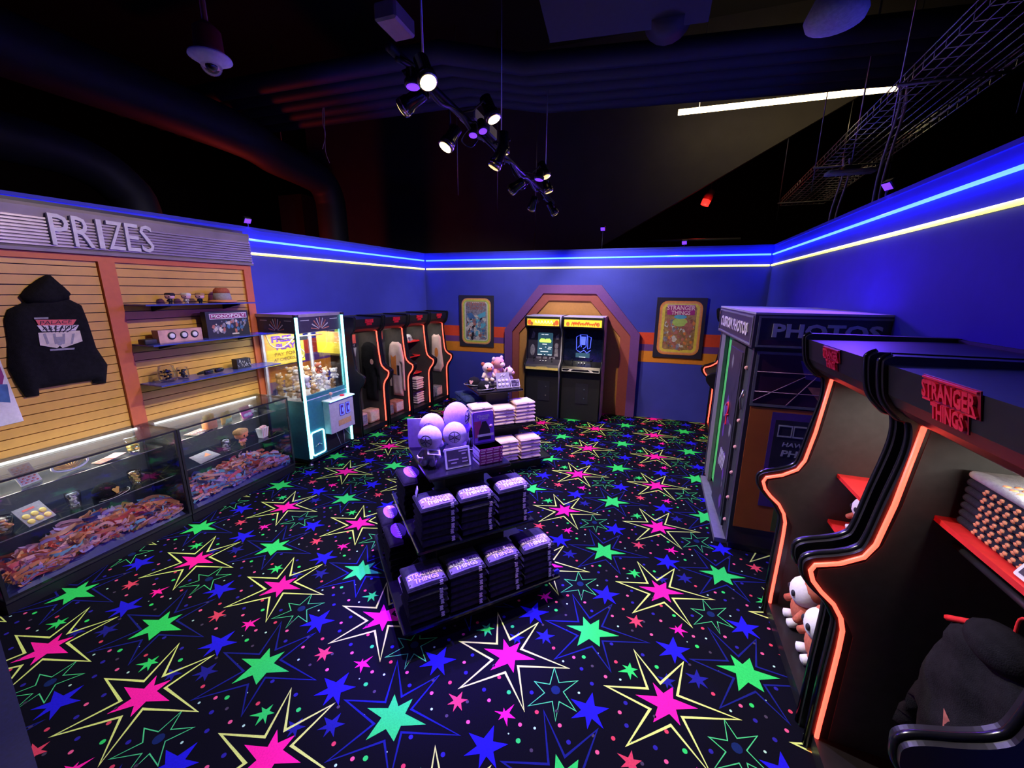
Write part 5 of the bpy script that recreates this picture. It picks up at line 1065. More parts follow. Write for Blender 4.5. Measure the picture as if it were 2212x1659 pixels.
# ================================================================== TIERED DISPLAY TABLES
def tiers(cx, cy, rz, label):
    t = thing('tiered_table', label, 'display table', (cx, cy, 0), rz, 'tiered display tables')
    for nm, w, z, zb, pw in (('bottom_tier', 1.155, .15, 0, .95), ('middle_tier', .86, .58, .15, .52), ('top_tier', .60, 1.0, .58, .30)):
        b = MB(); b.rbox((0, 0, z-.014), (w, w, .028), .006, None, 0, 1, False); tp = b.build(nm, 'black_gloss', t)
        b = MB(); b.box((0, 0, (zb+z-.028)/2), (pw, pw, z-.028-zb)); b.build('pedestal', 'black', tp)
    return t
A1 = math.radians(45.8); C1 = (-1.265, 2.525); A2 = math.radians(41.5); C2 = (-1.83, 4.73)
TT1 = tiers(C1[0], C1[1], A1, 'black three tier display table stacked with dark tee shirts'); TT2 = tiers(C2[0], C2[1], A2, 'black three tier display table stacked with pink tee shirts')
def TL(C, A, v): return Matrix.Translation((C[0], C[1], 0)) @ RZ(A) @ Vector(v)
# a folded shirt: x = width, -y = front fold, one mesh each per colour
_sm = {}
def stop(x, y, w, d, h):
    # height of the puffy top of a folded shirt
    r = h*.5
    q = 1.0
    for p, e in ((x, w/2), (y, d/2)):
        k = max(0, abs(p)-(e-r*1.3))/(r*1.3); q = min(q, math.sqrt(max(0, 1-min(1, k)**2)))
    return h*.5+h*.5*q+q*h*(.16*math.cos(PI*x/w)*math.cos(PI*y/d)+.05*math.sin(x*31+w*90)*math.cos(y*26))
def shirt_mesh(key, w, d, h, m, seed):
    if key in _sm: return _sm[key]
    def ticks(e):
        r = h*.65; t = [-e, -e+.05*r, -e+.2*r, -e+.5*r, -e+r]; n = 5; mid = [-e+r+(2*e-2*r)*k/(n+1) for k in range(1, n+1)]; return t+mid+[-q for q in reversed(t)]
    X, Y = ticks(w/2), ticks(d/2); nx, ny = len(X), len(Y); V = []; F = []
    for top in (1, 0):
        for x in X:
            for y in Y:
                if top: V.append((x, y, stop(x, y, w, d, h)))
                else:
                    q = (stop(x, y, w, d, h)-h*.5)/(h*.5); qq = min(1, q); V.append((x, y, h*.5-h*.5*qq+(stop(x, y, w, d, h)-h*.5-h*.5*qq if q >= .999 else 0)))
    o = nx*ny
    for i_ in range(nx-1):
        for j_ in range(ny-1):
            a = i_*ny+j_; F += [(a, a+ny, a+ny+1, a+1), (o+a, o+a+1, o+a+ny+1, o+a+ny)]
    rim = [i_*ny for i_ in range(nx)]+[(nx-1)*ny+j_ for j_ in range(1, ny)]+[i_*ny+ny-1 for i_ in range(nx-2, -1, -1)]+[j_ for j_ in range(ny-2, 0, -1)]
    for k in range(len(rim)): a, c = rim[k], rim[(k+1) % len(rim)]; F.append((a, o+a, o+c, c))
    b = MB(); b.add(V, F, None, 0, True); ob = b.build('folded_body', m, TT1); me = ob.data; bpy.data.objects.remove(ob); _sm[key] = me; return me
def shirt(C, A, x, y, z, rz, w, d, h, m, label, grp, strip=None, printm=None, words=None, k=0):
    t = thing('folded_shirt', label, 'tee shirt', TL(C, A, (x, y, z)), A+rz, grp)
    if printm: h = h*1.3
    me = shirt_mesh((m, w, d, h), w, d, h, m, k); o = bpy.data.objects.new('folded_body', me); COL.objects.link(o); o.parent = t
    if strip:
        if 'strip' not in _sm:
            b = MB()
            for q in range(5): b.span((-.012+.003*(q%2), -.0015, -.016+.0072*q), (.012-.002*(q%3), .0015, -.0118+.0072*q))
            so = b.build('size_strip', 'print_lav', TT1); _sm['strip'] = so.data; bpy.data.objects.remove(so)
        so = bpy.data.objects.new('size_strip', _sm['strip']); COL.objects.link(so); so.parent = t; so.location = (w*.33, -d/2-.0012, h*.52)
    if printm:
        b = MB(); S_ = lambda x, y, e: stop(x, y, w, d, h)+e
        def patch(f, mi, e, n=10, m=5):
            g = [[f(a/n, c/m) for c in range(m+1)] for a in range(n+1)]
            for a in range(n):
                for c in range(m):
                    q = [g[a][c], g[a+1][c], g[a+1][c+1], g[a][c+1]]; b.add([(p[0], p[1], S_(p[0], p[1], e)) for p in q], [(0, 1, 2, 3)], None, mi, True)
        if words == 'lav':
            patch(lambda u, v: ((2*u-1)*w*.40, -d*.08+(2*v-1)*d*.24*math.sqrt(max(0, 1-(2*u-1)**2))), 1, .0015)
            for q in range(7):
                x0 = -w*.30+w*.1*q; b.tube([(x, y, S_(x, y, .003)) for x, y in [(p.x, p.y) for p in bez([(x0, -d*.16, 0), (x0+.02*w, -d*.02, 0), (x0+.06*w, -d*.12, 0)], 3)]], .003, 4, None, 0)
        else:
            patch(lambda u, v: ((2*u-1)*w*.45, -d*.46+v*d*.44), 1, .0015)
            k0 = len(b.v); b.text('STRANGER', w*.84, d*.17, TR(0, -d*.15, 0), 0, 0, bold=.015); b.text('THINGS', w*.60, d*.15, TR(0, -d*.34, 0), 0, 0, bold=.015)
            for v in b.v[k0:]: v.z = S_(v.x, v.y, .0035)
            for x0, x1 in ((-.42, -.32), (.32, .42)): patch(lambda u, v: (w*(x0+(x1-x0)*u), -d*.25+v*d*.02), 0, .003, 2, 1)
        b.build('chest_print', [printm, 'print_back' if words != 'lav' else 'print_purple'], t)
    return t
# front side of the near table: bottom row of four stacks, middle row of three
hs = .046
rows = [('bottom', .152, -.44, (-.405, -.135, .135, .405), (6, 6, 6, 6), .256, .23), ('middle', .582, -.305, (-.27, 0, .27), (6, 6, 6), .250, .22)]
place_words = {('bottom', 0): 'next to the table price card', ('bottom', 1): 'second from the price card', ('bottom', 2): 'third from the price card', ('bottom', 3): 'ending the bottom tier', ('middle', 0): 'with loose tags on the middle tier', ('middle', 1): 'halfway along the middle tier', ('middle', 2): 'ending the middle tier'}
for nm, z0, y, xs, ns, w, d in rows:
    for i, (x, n) in enumerate(zip(xs, ns)):
        for k in range(n):
            top = k == n-1; q = random.Random(i*31+k+(7 if nm == 'middle' else 0))
            lb = ('printed navy tee shirt atop the stack ' if top else 'folded navy tee shirt in the stack ')+place_words[(nm, i)]
            shirt(C1, A1, x+q.uniform(-.006, .006), y+q.uniform(-.008, .008), z0+hs*k, q.uniform(-.015, .015), w, d, hs, 'shirt_navy', lb, 'navy tee shirts on the near table', True, ('print_pink' if i % 3 != 1 else 'print_lav') if top else None, 'st', i)
# left side of the near table (facing -x): dark stacks with pale purple print
for z0, x, ys, n, ww in ((.152, -.44, (.08, .38), 6, 'bottom'), (.582, -.305, (.13,), 6, 'middle')):
    for i, y in enumerate(ys):
        for k in range(n):
            top = k == n-1; q = random.Random(i*17+k+int(z0*100))
            wh = {('bottom', 0): 'between the price card and the back of the bottom tier', ('bottom', 1): 'at the back corner of the bottom tier', ('middle', 0): 'on the left side of the middle tier'}[(ww, i)] if False else {('bottom', 0): 'behind the table price card', ('bottom', 1): 'at the back corner of the bottom tier', ('middle', 0): 'round the side of the middle tier'}[(ww, i)]
            shirt(C1, A1, x+q.uniform(-.006, .006), y+q.uniform(-.006, .006), z0+hs*k, -PI/2+q.uniform(-.03, .03), .27, .22, hs, 'shirt_black', ('purple scripted black tee atop the stack ' if top else 'folded black tee shirt in the stack ')+wh, 'black tee shirts on the near table', False, 'print_lav' if top else None, 'lav', i)
# price card standing on the bottom tier corner
g = TL(C1, A1, (-.50, -.188, .152)); t = thing('table_price_card', 'tall dark price card with an orange dot on the near table', 'price sign', g, A1-PI/2)
Tm = frame((0, 0, .002), (1, 0, 0), (0, .80, .60)); b = MB(); b.prism(rrect(-.122, .122, 0, .20, .006, 2), 0, .008, Tm); fr = b.build('card_frame', 'sign_frame', t); b = MB(); b.span((-.112, .012, .008), (.112, .19, .0095), Tm); b.build('slate', 'slate', fr)
b = MB(); b.lathe([(.015, 0), (.015, .002)], 14, Tm @ TR(-.09, .035, .0095)); b.build('orange_dot', 'ribbon_orange', fr)
for x0, x1, y in ((-.05, .03, .03), (.06, .095, .035), (.06, .095, .045), (-.06, .02, .15)):
    b = MB(); b.span((x0, y, .0095), (x1, y+.005, .0103), Tm); b.build('writing_line', 'chalk', fr)
b = MB(); b.span((-.10, .10, .0), (.10, .13, -.05) if False else (.10, .13, -.003), Tm); b.add([(-.05, .14, .001), (.05, .14, .001), (0, .13, .11)], [(0, 1, 2)]); b.build('easel_foot', 'sign_frame', t)
# tags tucked into the first middle stack
for k in range(3):
    g = TL(C1, A1, (-.38+.004*k, -.24+.022*k, .582+hs*6+.004)); b = MB(); b.box((0, 0, .028), (.004, .018, .056), TR(*g) @ RZ(A1) @ Matrix.Rotation(.25, 4, 'Y')); tag(b.build('paper_tag', 'print_lav'), 'pale paper tag standing on the middle tier stack', 'tag', 'paper tags')
# top of the near table: plush toys, price card, books and cover box
GV = 'plush toys on the near table'
for x, y, z, s, rz, lb in ((-.15, .13, 1.002, .31, -.55, 'round headed plush toy against the upright board'), (-.222, -.065, 1.002, .285, -.65, 'round headed plush toy behind the tiny price tag'), (-.04, -.065, 1.002, .285, -.35, 'round headed plush toy behind the framed price card')):
    g = TL(C1, A1, (x, y, z)); round_plush(lb, g, s, A1+rz, 'plush_pale', GV)
g = TL(C1, A1, (.06, .175, 1.002)); t = round_plush('tall hooded pale plush toy standing on the near table', g, .36, A1+.9, 'plush_pale'); 
b = MB(); b.lathe([(.10, .12), (.115, .16), (.07, .215), (.05, .19)], 16, TR(0, 0, 0)); b.build('scarf', 'print_purple', t)
b = MB(); b.lathe([(.05, .03), (.098, .05), (.10, .13), (.06, .18)], 14, TR(0, .004, 0)); b.build('jacket', 'plush_grey', t)
g = TL(C1, A1, (-.215, .272, 1.002)); b = MB(); b.span((-.085, 0, 0), (.085, .006, .235), TR(*g) @ RZ(.47)); tag(b.build('upright_board', 'white'), 'upright plain board behind the round headed plush toys', 'board')
g = TL(C1, A1, (-.285, -.0, 1.002)); t = thing('wooden_block', 'small pale block on the edge of the near table top', 'block', g, A1); b = MB(); b.rbox((0, 0, .022), (.03, .06, .042), .004, None, 0, 1); b.build('block', 'pj_cream', t)
g = TL(C1, A1, (-.07, -.215, 1.002)); price_card(g, A1, .185, .14, 'large framed price card at the front of the near table top', .25)
g = TL(C1, A1, (-.225, -.16, 1.002)); t = thing('price_tag', 'tiny tilted price tag on a stem before the plush toys', 'price sign', g, A1-.2); b = MB(); b.tube([(0, 0, 0), (0, 0, .105)], .003, 5); b.build('stem', 'steel', t); Tm = frame((0, 0, .10), (1, 0, -.2), (0, .6, .8)); b = MB(); b.span((-.045, 0, 0), (.045, .04, .005), Tm); f = b.build('tag_frame', 'sign_frame', t); b = MB(); b.span((-.032, .009, .005), (.032, .031, .0062), Tm); b.build('slate', 'slate', f)
for k in range(6):
    g = TL(C1, A1, (.165+random.uniform(-.003, .003), -.19+random.uniform(-.003, .003), 1.002+.0195*k)); t = thing('book', 'magenta spined book in the stack under the upright box' if k < 5 else 'uppermost magenta spined book under the upright box', 'book', g, A1, 'stack of magenta books')
    b = MB(); b.box((0, 0, .0095), (.18, .125, .019)); bk = b.build('pages', 'print_lav', t); b = MB(); b.box((0, -.0632, .0095), (.18, .0015, .019)); b.box((0, 0, .0187), (.18, .125, .0006)); b.build('cover', 'art_mag', bk)
    for x0, x1 in ((-.08, -.045), (-.035, .01), (.02, .06), (.075, .083)):
        b = MB(); b.span((x0, -.0648, .005), (x1, -.0638, .014)); b.build('spine_words', 'print_pink' if x0 < .07 else 'white', bk)
g = TL(C1, A1, (.155, -.15, 1.002+.0195*6)); t = thing('upright_box', 'upright blue and magenta cover box standing on the books', 'box', g, A1)
b = MB(); b.prism(rrect(-.082, .082, 0, .235, .012, 3), -.012, .012, frame((0, 0, 0), (1, 0, 0), (0, .12, .99))); bx_ = b.build('box', 'booth_purple', t); Tm = frame((0, 0, 0), (1, 0, 0), (0, .12, .99)) @ TR(0, 0, .012)
b = MB(); b.span((-.076, .012, 0), (.076, .228, .0008), Tm, 0); b.span((-.074, .05, 0), (-.02, .17, .0012), Tm, 1); b.build('cover_blocks', ['print_purple', 'art_mag'], bx_)
b = MB(); b.text('STRANGER', .10, .018, Tm @ TR(0, .205, .001), 0, .001, bold=.02); b.text('THINGS', .07, .016, Tm @ TR(0, .186, .001), 0, .001, bold=.02); b.build('cover_title', 'print_lav', bx_)
b = MB(); b.prism([(-.05, .03), (.05, .03), (.045, .10), (.03, .14), (.018, .165), (-.012, .165), (-.02, .14), (-.04, .10)], .0012, .002, Tm); b.build('cover_figure_shape', 'ink', bx_)
b = MB(); b.span((-.055, .055, .002), (.072, .072, .0035), Tm); b.build('name_strip', 'print_lav', bx_); b = MB(); b.lathe([(.013, .001), (.013, .003)], 14, Tm @ TR(.055, .125, 0)); b.build('round_seal', 'print_pink', bx_)
g = TL(C1, A1, (.20, .09, 1.002)); cap((g.x, g.y, g.z), A1-.2, 'black cap with cream patch lying behind the upright box', 'pj_cream', .7)
# ---- far table: pink shirts front, navy stacks on the left, top goods
rows = [('bottom', .152, -.44, (-.30, .0, .30), (5, 6, 6)), ('middle', .582, -.305, (-.285, 0, .285), (6, 5, 6))]
pw_ = {('bottom', 0): 'behind the upright cover box', ('bottom', 1): 'halfway along the far bottom tier', ('bottom', 2): 'ending the far bottom tier', ('middle', 0): 'next to the navy jeans', ('middle', 1): 'halfway along the far middle tier', ('middle', 2): 'ending the far middle tier'}
for nm, z0, y, xs, ns in rows:
    for i, (x, n) in enumerate(zip(xs, ns)):
        for k in range(n):
            top = k == n-1; q = random.Random(i*13+k+(5 if nm == 'middle' else 0)); h = .046
            m = 'shirt_pink'
            t = shirt(C2, A2, x+q.uniform(-.006, .006), y+q.uniform(-.012, .008), z0+h*k, q.uniform(-.05, .05), .27, .22, h, m, ('top ' if top else '')+'pink folded tee shirt of the stack '+pw_[(nm, i)], 'pink tee shirts on the far table')
            b = MB(); xx = q.uniform(.0, .03); b.tube([(xx-.015, -.1115, h*.62), (xx, -.1125, h*.42), (xx+.015, -.1115, h*.62)], .003, 4); b.build('fold_mark', 'print_dark', t)
for z0, x, ys, n in ((.582, -.305, (-.02, .24), 6), (.152, -.44, (-.10, .20), 6)):
    for i, y in enumerate(ys):
        for k in range(n):
            q = random.Random(i*7+k+int(z0*10)); shirt(C2, A2, x+q.uniform(-.012, .01), y+q.uniform(-.01, .01), z0+.05*k, -PI/2+q.uniform(-.06, .06), .25, .22, .05, 'denim', 'folded navy jeans in the '+('middle' if z0 > .5 else 'bottom')+' tier stack '+('nearest the pink tees' if i == 0 else 'behind the other jeans'), 'navy jeans on the far table')
for k in range(5):
    q = random.Random(k); shirt(C2, A2, .20+q.uniform(-.01, .01), .30, .582+.05*k, PI, .25, .20, .05, 'denim', 'folded navy jeans behind the far table pedestal', 'navy jeans on the far table')
g = TL(C2, A2, (-.165, -.115, 1.002)); cap((g.x, g.y, g.z), A2+.15, 'black cap with a gold and cream patch on the far table top', 'pj_cream', .9)
g = TL(C2, A2, (-.205, .165, 1.002)); cap((g.x, g.y, g.z), A2-.8, 'second black cap behind on the far table top' if False else 'black cap behind the gold patched cap on the far table', 'plush_pink', .88)
g = TL(C2, A2, (.07, -.20, 1.002)); t = thing('badge_card', 'violet card of six pale button badges on the far table', 'badge card', g, A2); Tm = frame((0, 0, .001), (1, 0, 0), (0, .28, .96)); b = MB(); b.span((-.09, 0, 0), (.09, .20, .006), Tm); c = b.build('card', 'booth_letter', t)
for i in range(3):
    for j in range(2):
        b = MB(); b.lathe([(.021, 0), (.021, .004), (.012, .007)], 14, Tm @ TR(-.052+.052*i, .045+.052*j, .006)); b.build('button_badge', 'print_lav', c)
b = MB(); b.tube(bez([(-.03, .15, .008), (.0, .18, .008), (.01, .15, .008), (.04, .18, .008)], 4), .004, 5, Tm); b.build('script_heading', 'print_lav', c); b = MB(); b.box((0, .02, .006), (.2, .11, .010)); b.build('card_stand', 'booth_grey', t)
g = TL(C2, A2, (.24, -.19, 1.002)); price_card(g, A2+.1, .13, .10, 'white framed price card on the far table top', .35)
g = TL(C2, A2, (-.02, .06, 1.002)); b = MB(); b.rbox((0, 0, .03), (.20, .2, .055), .006, TR(*g) @ RZ(A2), 0, 1, False); tag(b.build('riser_block', 'booth_grey'), 'low grey riser under the plush toys on the far table', 'riser')
for x, y, s, m, m2, rz, rot, lb in ((-.06, .02, .30, 'plush_cream', 'plush_rust', 0, None, 'cream and rust plush toy lying on the far table riser'), (.115, .115, .36, 'plush_pink', 'plush_cream', .5, None, 'pink and cream eared plush toy on the far table'), (.225, .01, .28, 'plush_cream', 'plush_pink', .9, None, 'cream plush toy leaning by the far table price card')):
    g = TL(C2, A2, (x, y, 1.002+(.058 if x < .15 else 0))); eared_plush(lb, g, s, A2+rz, m, m2, None)
# round blue button on the near table corner
g = TL(C1, A1, (.56, -.545, .17)); b = MB(); b.lathe([(.024, 0), (.024, .006), (.014, .01)], 14, frame(g, (math.cos(A1), math.sin(A1), 0), (0, 0, 1))); tag(b.build('blue_button', 'button_blue'), 'round bright blue button on the corner of the near table', 'button')
# ================================================================== CEILING GEAR
bar = thing('lighting_bar', 'long black lighting bar hung from rods with lamps clamped on', 'lighting bar', (TX, 4.4, TZ))
b = MB(); b.tube([(TX, 2.35, TZ), (TX, 6.75, TZ)], .028, 10); b.build('pipe', 'dark_metal', bar, world=True)
b = MB(); b.tube(bez([(TX+.02, 2.4+.18*k, TZ-.045+.03*math.sin(k*1.7)) for k in range(24)], 3), .016, 6); b.build('cable_run', 'black', bar, world=True)
for y in (2.75, 4.3, 6.2):
    b = MB(); b.tube([(TX, y, TZ), (TX, y, 7.2)], .007, 6); b.build('hanger_rod', 'steel', bar, world=True)
for y, s_ in ((2.55, 1), (3.5, -1), (4.05, 1), (5.1, -1), (5.7, 1)):
    b = MB(); b.tube(bez([(TX, y, TZ-.03), (TX+.10*s_, y+.05, TZ-.10), (TX+.06*s_, y+.16, TZ-.13), (TX, y+.22, TZ-.03)]), .007, 5); b.build('loop_cable', 'black_gloss', bar, world=True)
for y, z, m in ((3.62, .085, 'grey_metal'), (3.95, .085, 'grey_metal'), (2.48, .20, 'header_metal')):
    b = MB(); b.rbox((TX-.03, y, TZ+z), (.15, .22, .10), .012, None, 0, 1, False); b.build('dimmer_box', m, bar, world=True)
def head(px, py, z, aim, lens, label, power, col, cone, r=.058, L=.19, grp='spot lamps on the lighting bar'):
    p = PZ(px, py, z); aim = Vector(aim)
    if lens == 'lens_uv': L = .10
    d = (aim-p).normalized(); t = thing('spot_lamp', label, 'spot lamp', p, 0, grp); q = d.to_track_quat('-Z', 'Y').to_matrix().to_4x4()
    b = MB(); b.lathe([(r*.55, L), (r*.8, L*.95), (r*.85, L*.4), (r, L*.32), (r*1.05, 0), (r*.9, .002)], 16, q); sh = b.build('housing', 'black_gloss', t)
    b = MB(); b.lathe([(r*.99, .0), (r*1.08, .012), (r*1.08, .03), (r*.99, .034)], 16, q); b.build('rim', 'chrome_warm' if lens != 'lens_uv' else 'dark_metal', sh)
    b = MB(); b.lathe([(r*.86, -.004), (r*.6, -.010), (.004, -.013)], 16, q); b.build('lens', lens, sh)
    c = q @ Vector((0, 0, L*.55)); bp = Vector((TX, p.y, TZ))-p
    b = MB(); b.tube([c+q @ Vector((r*.95, 0, 0)), c+q @ Vector((r*1.2, 0, .02)), c*.5+bp*.5, bp], .008, 6); b.build('yoke', 'dark_metal', t)
    lamp('SPOT', 'black_light' if lens == 'lens_uv' else 'track_light', p+d*.02, col, power, aim, cone, .75, r*.6)
    return t
for px, py, z, aim, lens, power, col, cone, r, lb in (
        (925, 178, 3.42, (.35, 1.2, 0), 'lens_warm', 470, NEU, 70, .058, 'black spot lamp glowing bright yellow at the near end of the bar'),
        (868, 235, 3.40, (-4.4, 2.4, 2.0), 'lens_dim', 170, (1, .8, .6), 75, .058, 'small spot lamp out on an arm turned to the slat wall'),
        (1067, 258, 3.52, (.45, 3.1, 0), 'lens_warm', 350, NEU, 72, .058, 'spot lamp glowing bright above the grey dimmer boxes'),
        (962, 318, 3.30, (-2.9, 1.3, 0), 'lens_warm', 470, NEU, 70, .058, 'spot lamp glowing bright on a bent arm below the bar'),
        (1087, 332, 3.50, (-1.75, 4.6, .4), 'lens_dim', 300, WARM, 55, .058, 'spot lamp pointing at the far table'),
        (1066, 362, 3.27, (-3.2, 3.3, 0), 'lens_dim', 280, NEU, 85, .058, 'spot lamp pointing at the carpet beside the showcases'),
        (1102, 412, 3.30, (-4.45, 5.2, 1.9), 'lens_dim', 170, NEU, 85, .058, 'spot lamp pointing at the left wall above the claw machine'),
        (1180, 382, 3.55, (.3, 4.6, 0), 'lens_dim', 330, NEU, 90, .058, 'spot lamp pointing at the photo booth'),
        (1186, 415, 3.42, (-.2, 6.1, 0), 'lens_dim', 240, WARM, 80, .058, 'spot lamp pointing at the carpet before the arch'),
        (1147, 452, 3.30, (-2.9, 7.3, 1.5), 'lens_dim', 170, NEU, 95, .058, 'spot lamp pointing at the back wall by the left displays'),
        (1200, 462, 3.30, (-.2, 7.3, 1.5), 'lens_dim', 200, NEU, 100, .058, 'spot lamp at the far end of the bar pointing at the arch'),
        (892, 187, 3.45, (-1.3, 2.3, .6), 'lens_uv', 1500, UV, 36, .048, 'violet black light lamp at the near end of the bar'),
        (1022, 292, 3.50, (-1.25, 2.55, .8), 'lens_uv', 1500, UV, 36, .040, 'violet black light lamp under the dimmer boxes'),
        (1043, 283, 3.50, (-.2, 2.4, 0), 'lens_uv', 320, UV, 80, .040, 'violet black light lamp turned to the carpet'),
        (1164, 388, 3.48, (-1.7, 4.5, .5), 'lens_uv', 330, UV, 50, .055, 'violet black light lamp towards the far end of the bar')):
    head(px, py, z, aim, lens, lb, power, col, cone, r)
# black light floods on the wall tops
for loc, aim, lb in (((-4.60, 3.80, WH), (-1.6, 3.0, 0), 'small violet flood lamp on the wall top over the prize sign'), ((1.66, 4.0, WH), (-1.6, 3.0, 0), 'small violet flood lamp on the wall top over the photo booth'), ((.5, 7.37, WH), (-.4, 3.5, 0), 'small violet flood lamp on the back wall top near the corner'), ((-.82, 7.37, WH), (-1.4, 3.0, 0), 'violet flood lamp on a thin post above the arch')):
    post = .30 if loc[0] == -.82 else .04
    t = thing('flood_lamp', lb, 'flood lamp', loc, 0, 'violet flood lamps on the wall tops'); d = (Vector(aim)-Vector(loc)).normalized(); q = d.to_track_quat('-Z', 'Y').to_matrix().to_4x4(); Tm = TR(0, 0, post+.03) @ q
    b = MB(); b.tube([(0, 0, 0), (0, 0, post)], .008, 6); b.build('stem', 'dark_metal', t)
    b = MB(); b.rbox((0, 0, .02), (.085, .07, .05), .008, Tm, 0, 1, False); hb = b.build('housing', 'dark_metal', t); b = MB(); b.span((-.035, -.028, -.008), (.035, .028, -.005), Tm); b.build('lens', 'lens_uv', hb); lamp('SPOT', 'black_light', TR(*loc) @ Tm @ Vector((0, 0, -.03)), UV, 330, aim, 110, .85, .03)
# ducts
def duct(pts, r, label, n=18, m='duct'):
    b = MB(); b.tube(pts, r, n); o = b.build('air_duct', m); return tag(o, label, 'duct', 'air ducts')
duct(bez([(-6.15, -.5, 4.5), (-6.1, 2.7, 4.5), (-6.05, 4.0, 4.5), (-6.12, 5.2, 4.5), (-6.45, 6.0, 4.5), (-6.66, 6.9, 4.5), (-6.70, 7.35, 4.42), (-6.70, 7.55, 4.15), (-6.70, 7.6, 3.6), (-6.70, 7.6, 1.0)], 5), .30, 'long dark round air duct that bends and drops behind the left wall')
duct(bez([(-7.4, .2, 3.9), (-7.2, 2.6, 3.9), (-7.1, 3.5, 3.85), (-7.05, 3.95, 3.6), (-7.0, 4.1, 3.1), (-7.0, 4.15, 1.0)], 5), .27, 'shorter dark air duct turning down over the slat wall')
for k in range(5):
    y = .27*k; pts = [(a*1.08, c*1.08, 5.06) for a, c, _ in ((-7.8, 4.55+y, 4.85), (-6.0, 4.62+y, 4.85), (-2.45, 4.72+y, 4.85), (-1.62, 5.25+y, 4.85), (-.2, 5.45+y, 4.85), (3.3, 5.86+y, 4.85), (7, 6.3+y, 4.85))]
    b = MB(); b.tube(pts, .124, 12); tag(b.build('ceiling_pipe', 'duct'), 'thick dark pipe in the bank of parallel pipes under the ceiling', 'pipe', 'bank of ceiling pipes')
t = thing('air_unit', 'boxy dark air unit with a rounded outlet under the ceiling', 'air unit', (-.45, 3.9, 4.4)); b = MB(); b.prism([(-.96, 3.35), (-1.02, 4.10), (.30, 4.22), (.28, 3.30)], 4.4, 4.9); b.build('casing', 'duct', t, world=True); b = MB(); b.tube([(-.02, 4.05, 4.55), (-.02, 4.36, 4.55)], .20, 18); b.build('outlet', 'duct', t, world=True)
b = MB(); b.span((-.9, 3.5, 4.9), (-.86, 3.54, 7.2)); b.build('hanger', 'dark_metal', t, world=True)
# pendant dome camera and dish
t = thing('dome_camera', 'dome camera with white collar on a red conduit', 'camera', (-2.716, 2.138, 3.60)); b = MB(); b.tube([(0, 0, .16), (-.03, 0, 3.6)], .017, 8); b.build('conduit', 'red_paint_lit', t)
b = MB(); b.lathe([(.03, .20), (.075, .16), (.08, .05), (.085, .03)], 16); b.build('mount', 'red_paint_lit', t); b = MB(); b.lathe([(.05, .035), (.115, .02), (.118, .008), (.075, -.015), (.06, -.03)], 22); b.build('collar', 'white', t); b = MB(); b.ball((0, 0, -.035), (.058, .058, .05), None, 0, 16, 9); b.build('dome', 'jar_glass', t); b = MB(); b.ball((0, 0, -.03), (.035, .035, .03), None, 0, 10, 7); b.build('lens_block', 'black_gloss', t)  # mount's red colour stands in for the red light on the box
t = thing('ceiling_dish', 'pale oval ceiling speaker dish hung by the air unit', 'speaker', (.79, 2.77, 3.55)); b = MB(); b.lathe([(.03, .12), (.10, .10), (.135, .02), (.125, -.01), (.06, -.035), (.01, -.04)], 22); b.build('dish', 'plush_grey', t); b = MB(); b.tube([(0, 0, .10), (0, 0, 3.6)], .012, 6); b.build('stem', 'dark_metal', t)
# warm linear lamp behind the back wall
t = thing('linear_lamp', 'long warm white linear lamp hung over the dark hall', 'lamp', (1.83, 8.5, 5.27)); b = MB(); b.tube([(.26, 8.5, 5.327), (3.39, 8.5, 5.30)], .045, 10); b.build('glowing_tube', 'tube_warm', t, world=True)
for x in (.6, 3.0):
    b = MB(); b.tube([(x, 8.5, 5.34), (x, 8.5, 7.2)], .006, 5); b.build('hanger', 'steel', t, world=True)
# wire cable tray
t = thing('cable_tray', 'long wire basket cable tray hung over the right wall', 'cable tray', (2.5, 7.2, 4.0))
A_ = Vector((2.42, 10.0, 3.95)); B_ = Vector((1.95, 3.6, 4.05)); wv = Vector((.50, 0, 0)); wB = Vector((.66, 0, 0))
for k in range(9):
    q = k/8; zz = .0 if 0 < k < 8 else .0
    b = MB(); b.tube([A_+wv*q*1.5, B_+wB*q], .006, 5); b.build('long_wire', 'steel', t, world=True)
for s_ in (0, 1):
    for h in (.06, .12):
        b = MB(); b.tube([A_+wv*1.5*s_+Vector((0, 0, h)), B_+wB*s_+Vector((0, 0, h))], .006, 5); b.build('long_wire', 'steel', t, world=True)
n = 40
for k in range(n+1):
    q = k/n; a = A_.lerp(B_, q); w = (wv*1.5).lerp(wB, q); b = MB(); b.tube([a+Vector((0, 0, .12)), a, a+w, a+w+Vector((0, 0, .12))], .005, 4); b.build('cross_wire', 'steel', t, world=True)
for q in (.06, .42, .80):
    a = A_.lerp(B_, q); w = (wv*1.5).lerp(wB, q); b = MB(); b.tube([a-w*.15-Vector((0, 0, .03)), a+w*1.15-Vector((0, 0, .03))], .014, 6); br = b.build('trapeze_bar', 'grey_metal', t, world=True)
    for s_ in (-.12, 1.12):
        b = MB(); b.tube([a+w*s_-Vector((0, 0, .35)), a+w*s_+Vector((0, 0, 3.2))], .007, 5); b.build('threaded_rod', 'steel', br, world=True)
for k, (px, py, z, l) in enumerate(((1815, 385, 3.75, .9), (1828, 385, 3.75, .9), (1935, 240, 4.0, 1.2), (1948, 240, 4.0, 1.2))):
    p = PZ(px, py, z); b = MB(); b.tube(bez([(p.x, p.y, z+.25), (p.x+.02, p.y, z), (p.x-.04, p.y, z-l*.5), (p.x-.03, p.y, z-l)], 5), .012, 6); tag(b.build('data_cable', 'offwhite'), 'pale data cable dropping from the white panel' if k < 2 else 'pale data cable dropping through the wire tray', 'cable', 'dropping data cables')
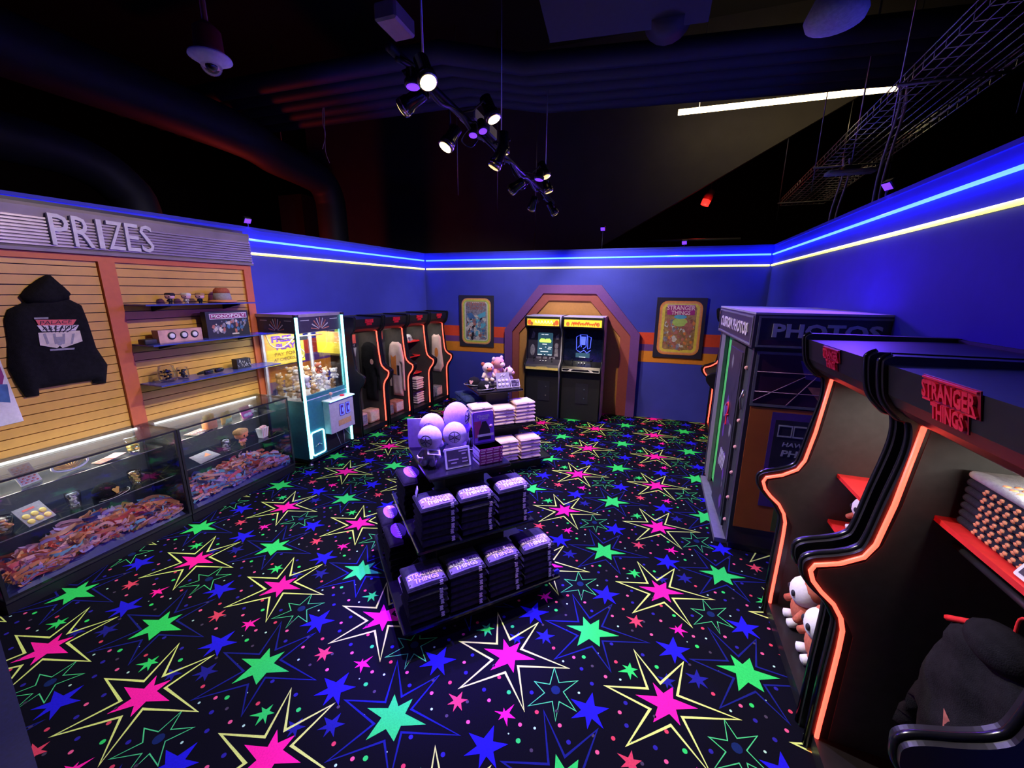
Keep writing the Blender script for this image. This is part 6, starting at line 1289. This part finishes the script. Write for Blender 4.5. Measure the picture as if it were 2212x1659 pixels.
t = thing('antenna_panel', 'flat pale antenna panel hung on a rod below the cable tray', 'antenna', (2.3, 6.55, 3.70)); b = MB(); b.rbox((0, 0, 0), (.52, .16, .05), .02, None, 0, 2); b.build('panel', 'plush_grey', t); b = MB(); b.rbox((0, 0, .05), (.18, .12, .06), .02); b.build('mount', 'dark_metal', t); b = MB(); b.tube([(0, 0, .06), (.0, 0, 3.5)], .010, 6); b.build('rod', 'steel', t)
# thin hanging rods and loose wires in the dark
for px, y0, y1, d in ((990, 322, 422, 8.2), (1075, 385, 463, 8.6), (1155, 440, 540, 9.2), (612, 235, 340, 7.6)):
    a = PY(px, y1, d); c = PY(px, y0, d); b = MB(); b.tube([a, Vector((a.x, a.y, 7.2))], .010, 5); tag(b.build('hanger_rod', 'steel'), 'thin bare hanger rod dangling in the dark ceiling', 'rod', 'bare hanger rods')
for pts in ([(697, 262), (703, 290), (697, 322)], [(702, 300), (704, 330), (712, 352)]):
    b = MB(); b.tube(bez([PY(x, y, 5.7) for x, y in [(699, 200)]+pts]), .006, 5); tag(b.build('loose_wire', 'offwhite'), 'loose pale wire end hanging from the ceiling pipes', 'wire', 'loose wires')
# red lamp and red lit beam in the hall behind
p = PY(1527, 432, 11.6); t = thing('red_lamp', 'glowing red can lamp in the dark hall behind the back wall', 'lamp', p); b = MB(); b.lathe([(.06, .25), (.10, .2), (.11, 0)], 14, Matrix.Rotation(.35, 4, 'Y')); b.tube([(.07, 0, .22), (.07, 0, 7.18-p.z)], .012, 6); b.build('can', 'red_paint_lit', t); b = MB(); b.lathe([(.095, -.03), (.10, .10), (.06, .16)], 14, Matrix.Rotation(.35, 4, 'Y') @ TR(0, 0, -.10)); b.build('glowing_gel', 'lens_red', t); lamp('POINT', 'red_lamp', (p.x-.08, p.y-.12, p.z-.28), (1, .04, .03), 12, size=.05)
b = MB(); b.tube([PY(1400, 521, 10.8), PY(1600, 516, 10.8)], .03, 8); tag(b.build('hall_beam', 'grey_metal'), 'thin beam lit red behind the back wall', 'beam')
b = MB(); b.prism([(-8.6, 8.0), (-7.9, 8.0), (-7.9, 8.5), (-8.6, 8.5)], 0, 4.4); tag(b.build('hall_column', 'duct'), 'square dark column standing beyond the left wall', 'column')
# folded shirts at the foot of the hat display on the left wall
t = left[2]; b = MB(); b.span((.02, .05, .36), (.40, LW-.055, .375)); b.build('shelf_board', 'panel_black', t)
for z0, ww in ((.102, 'foot'), (.376, 'black shelf')):
    for k in range(5):
        q = random.Random(k+int(z0*50)); shirt((t.location.x, t.location.y), -AL, .25+q.uniform(-.008, .008), .44, z0+.045*k, PI/2+q.uniform(-.04, .04), .22, .24, .045, 'shirt_pink', 'salmon folded shirt stacked on the '+ww+' of the hat display', 'salmon shirts in the hat display')
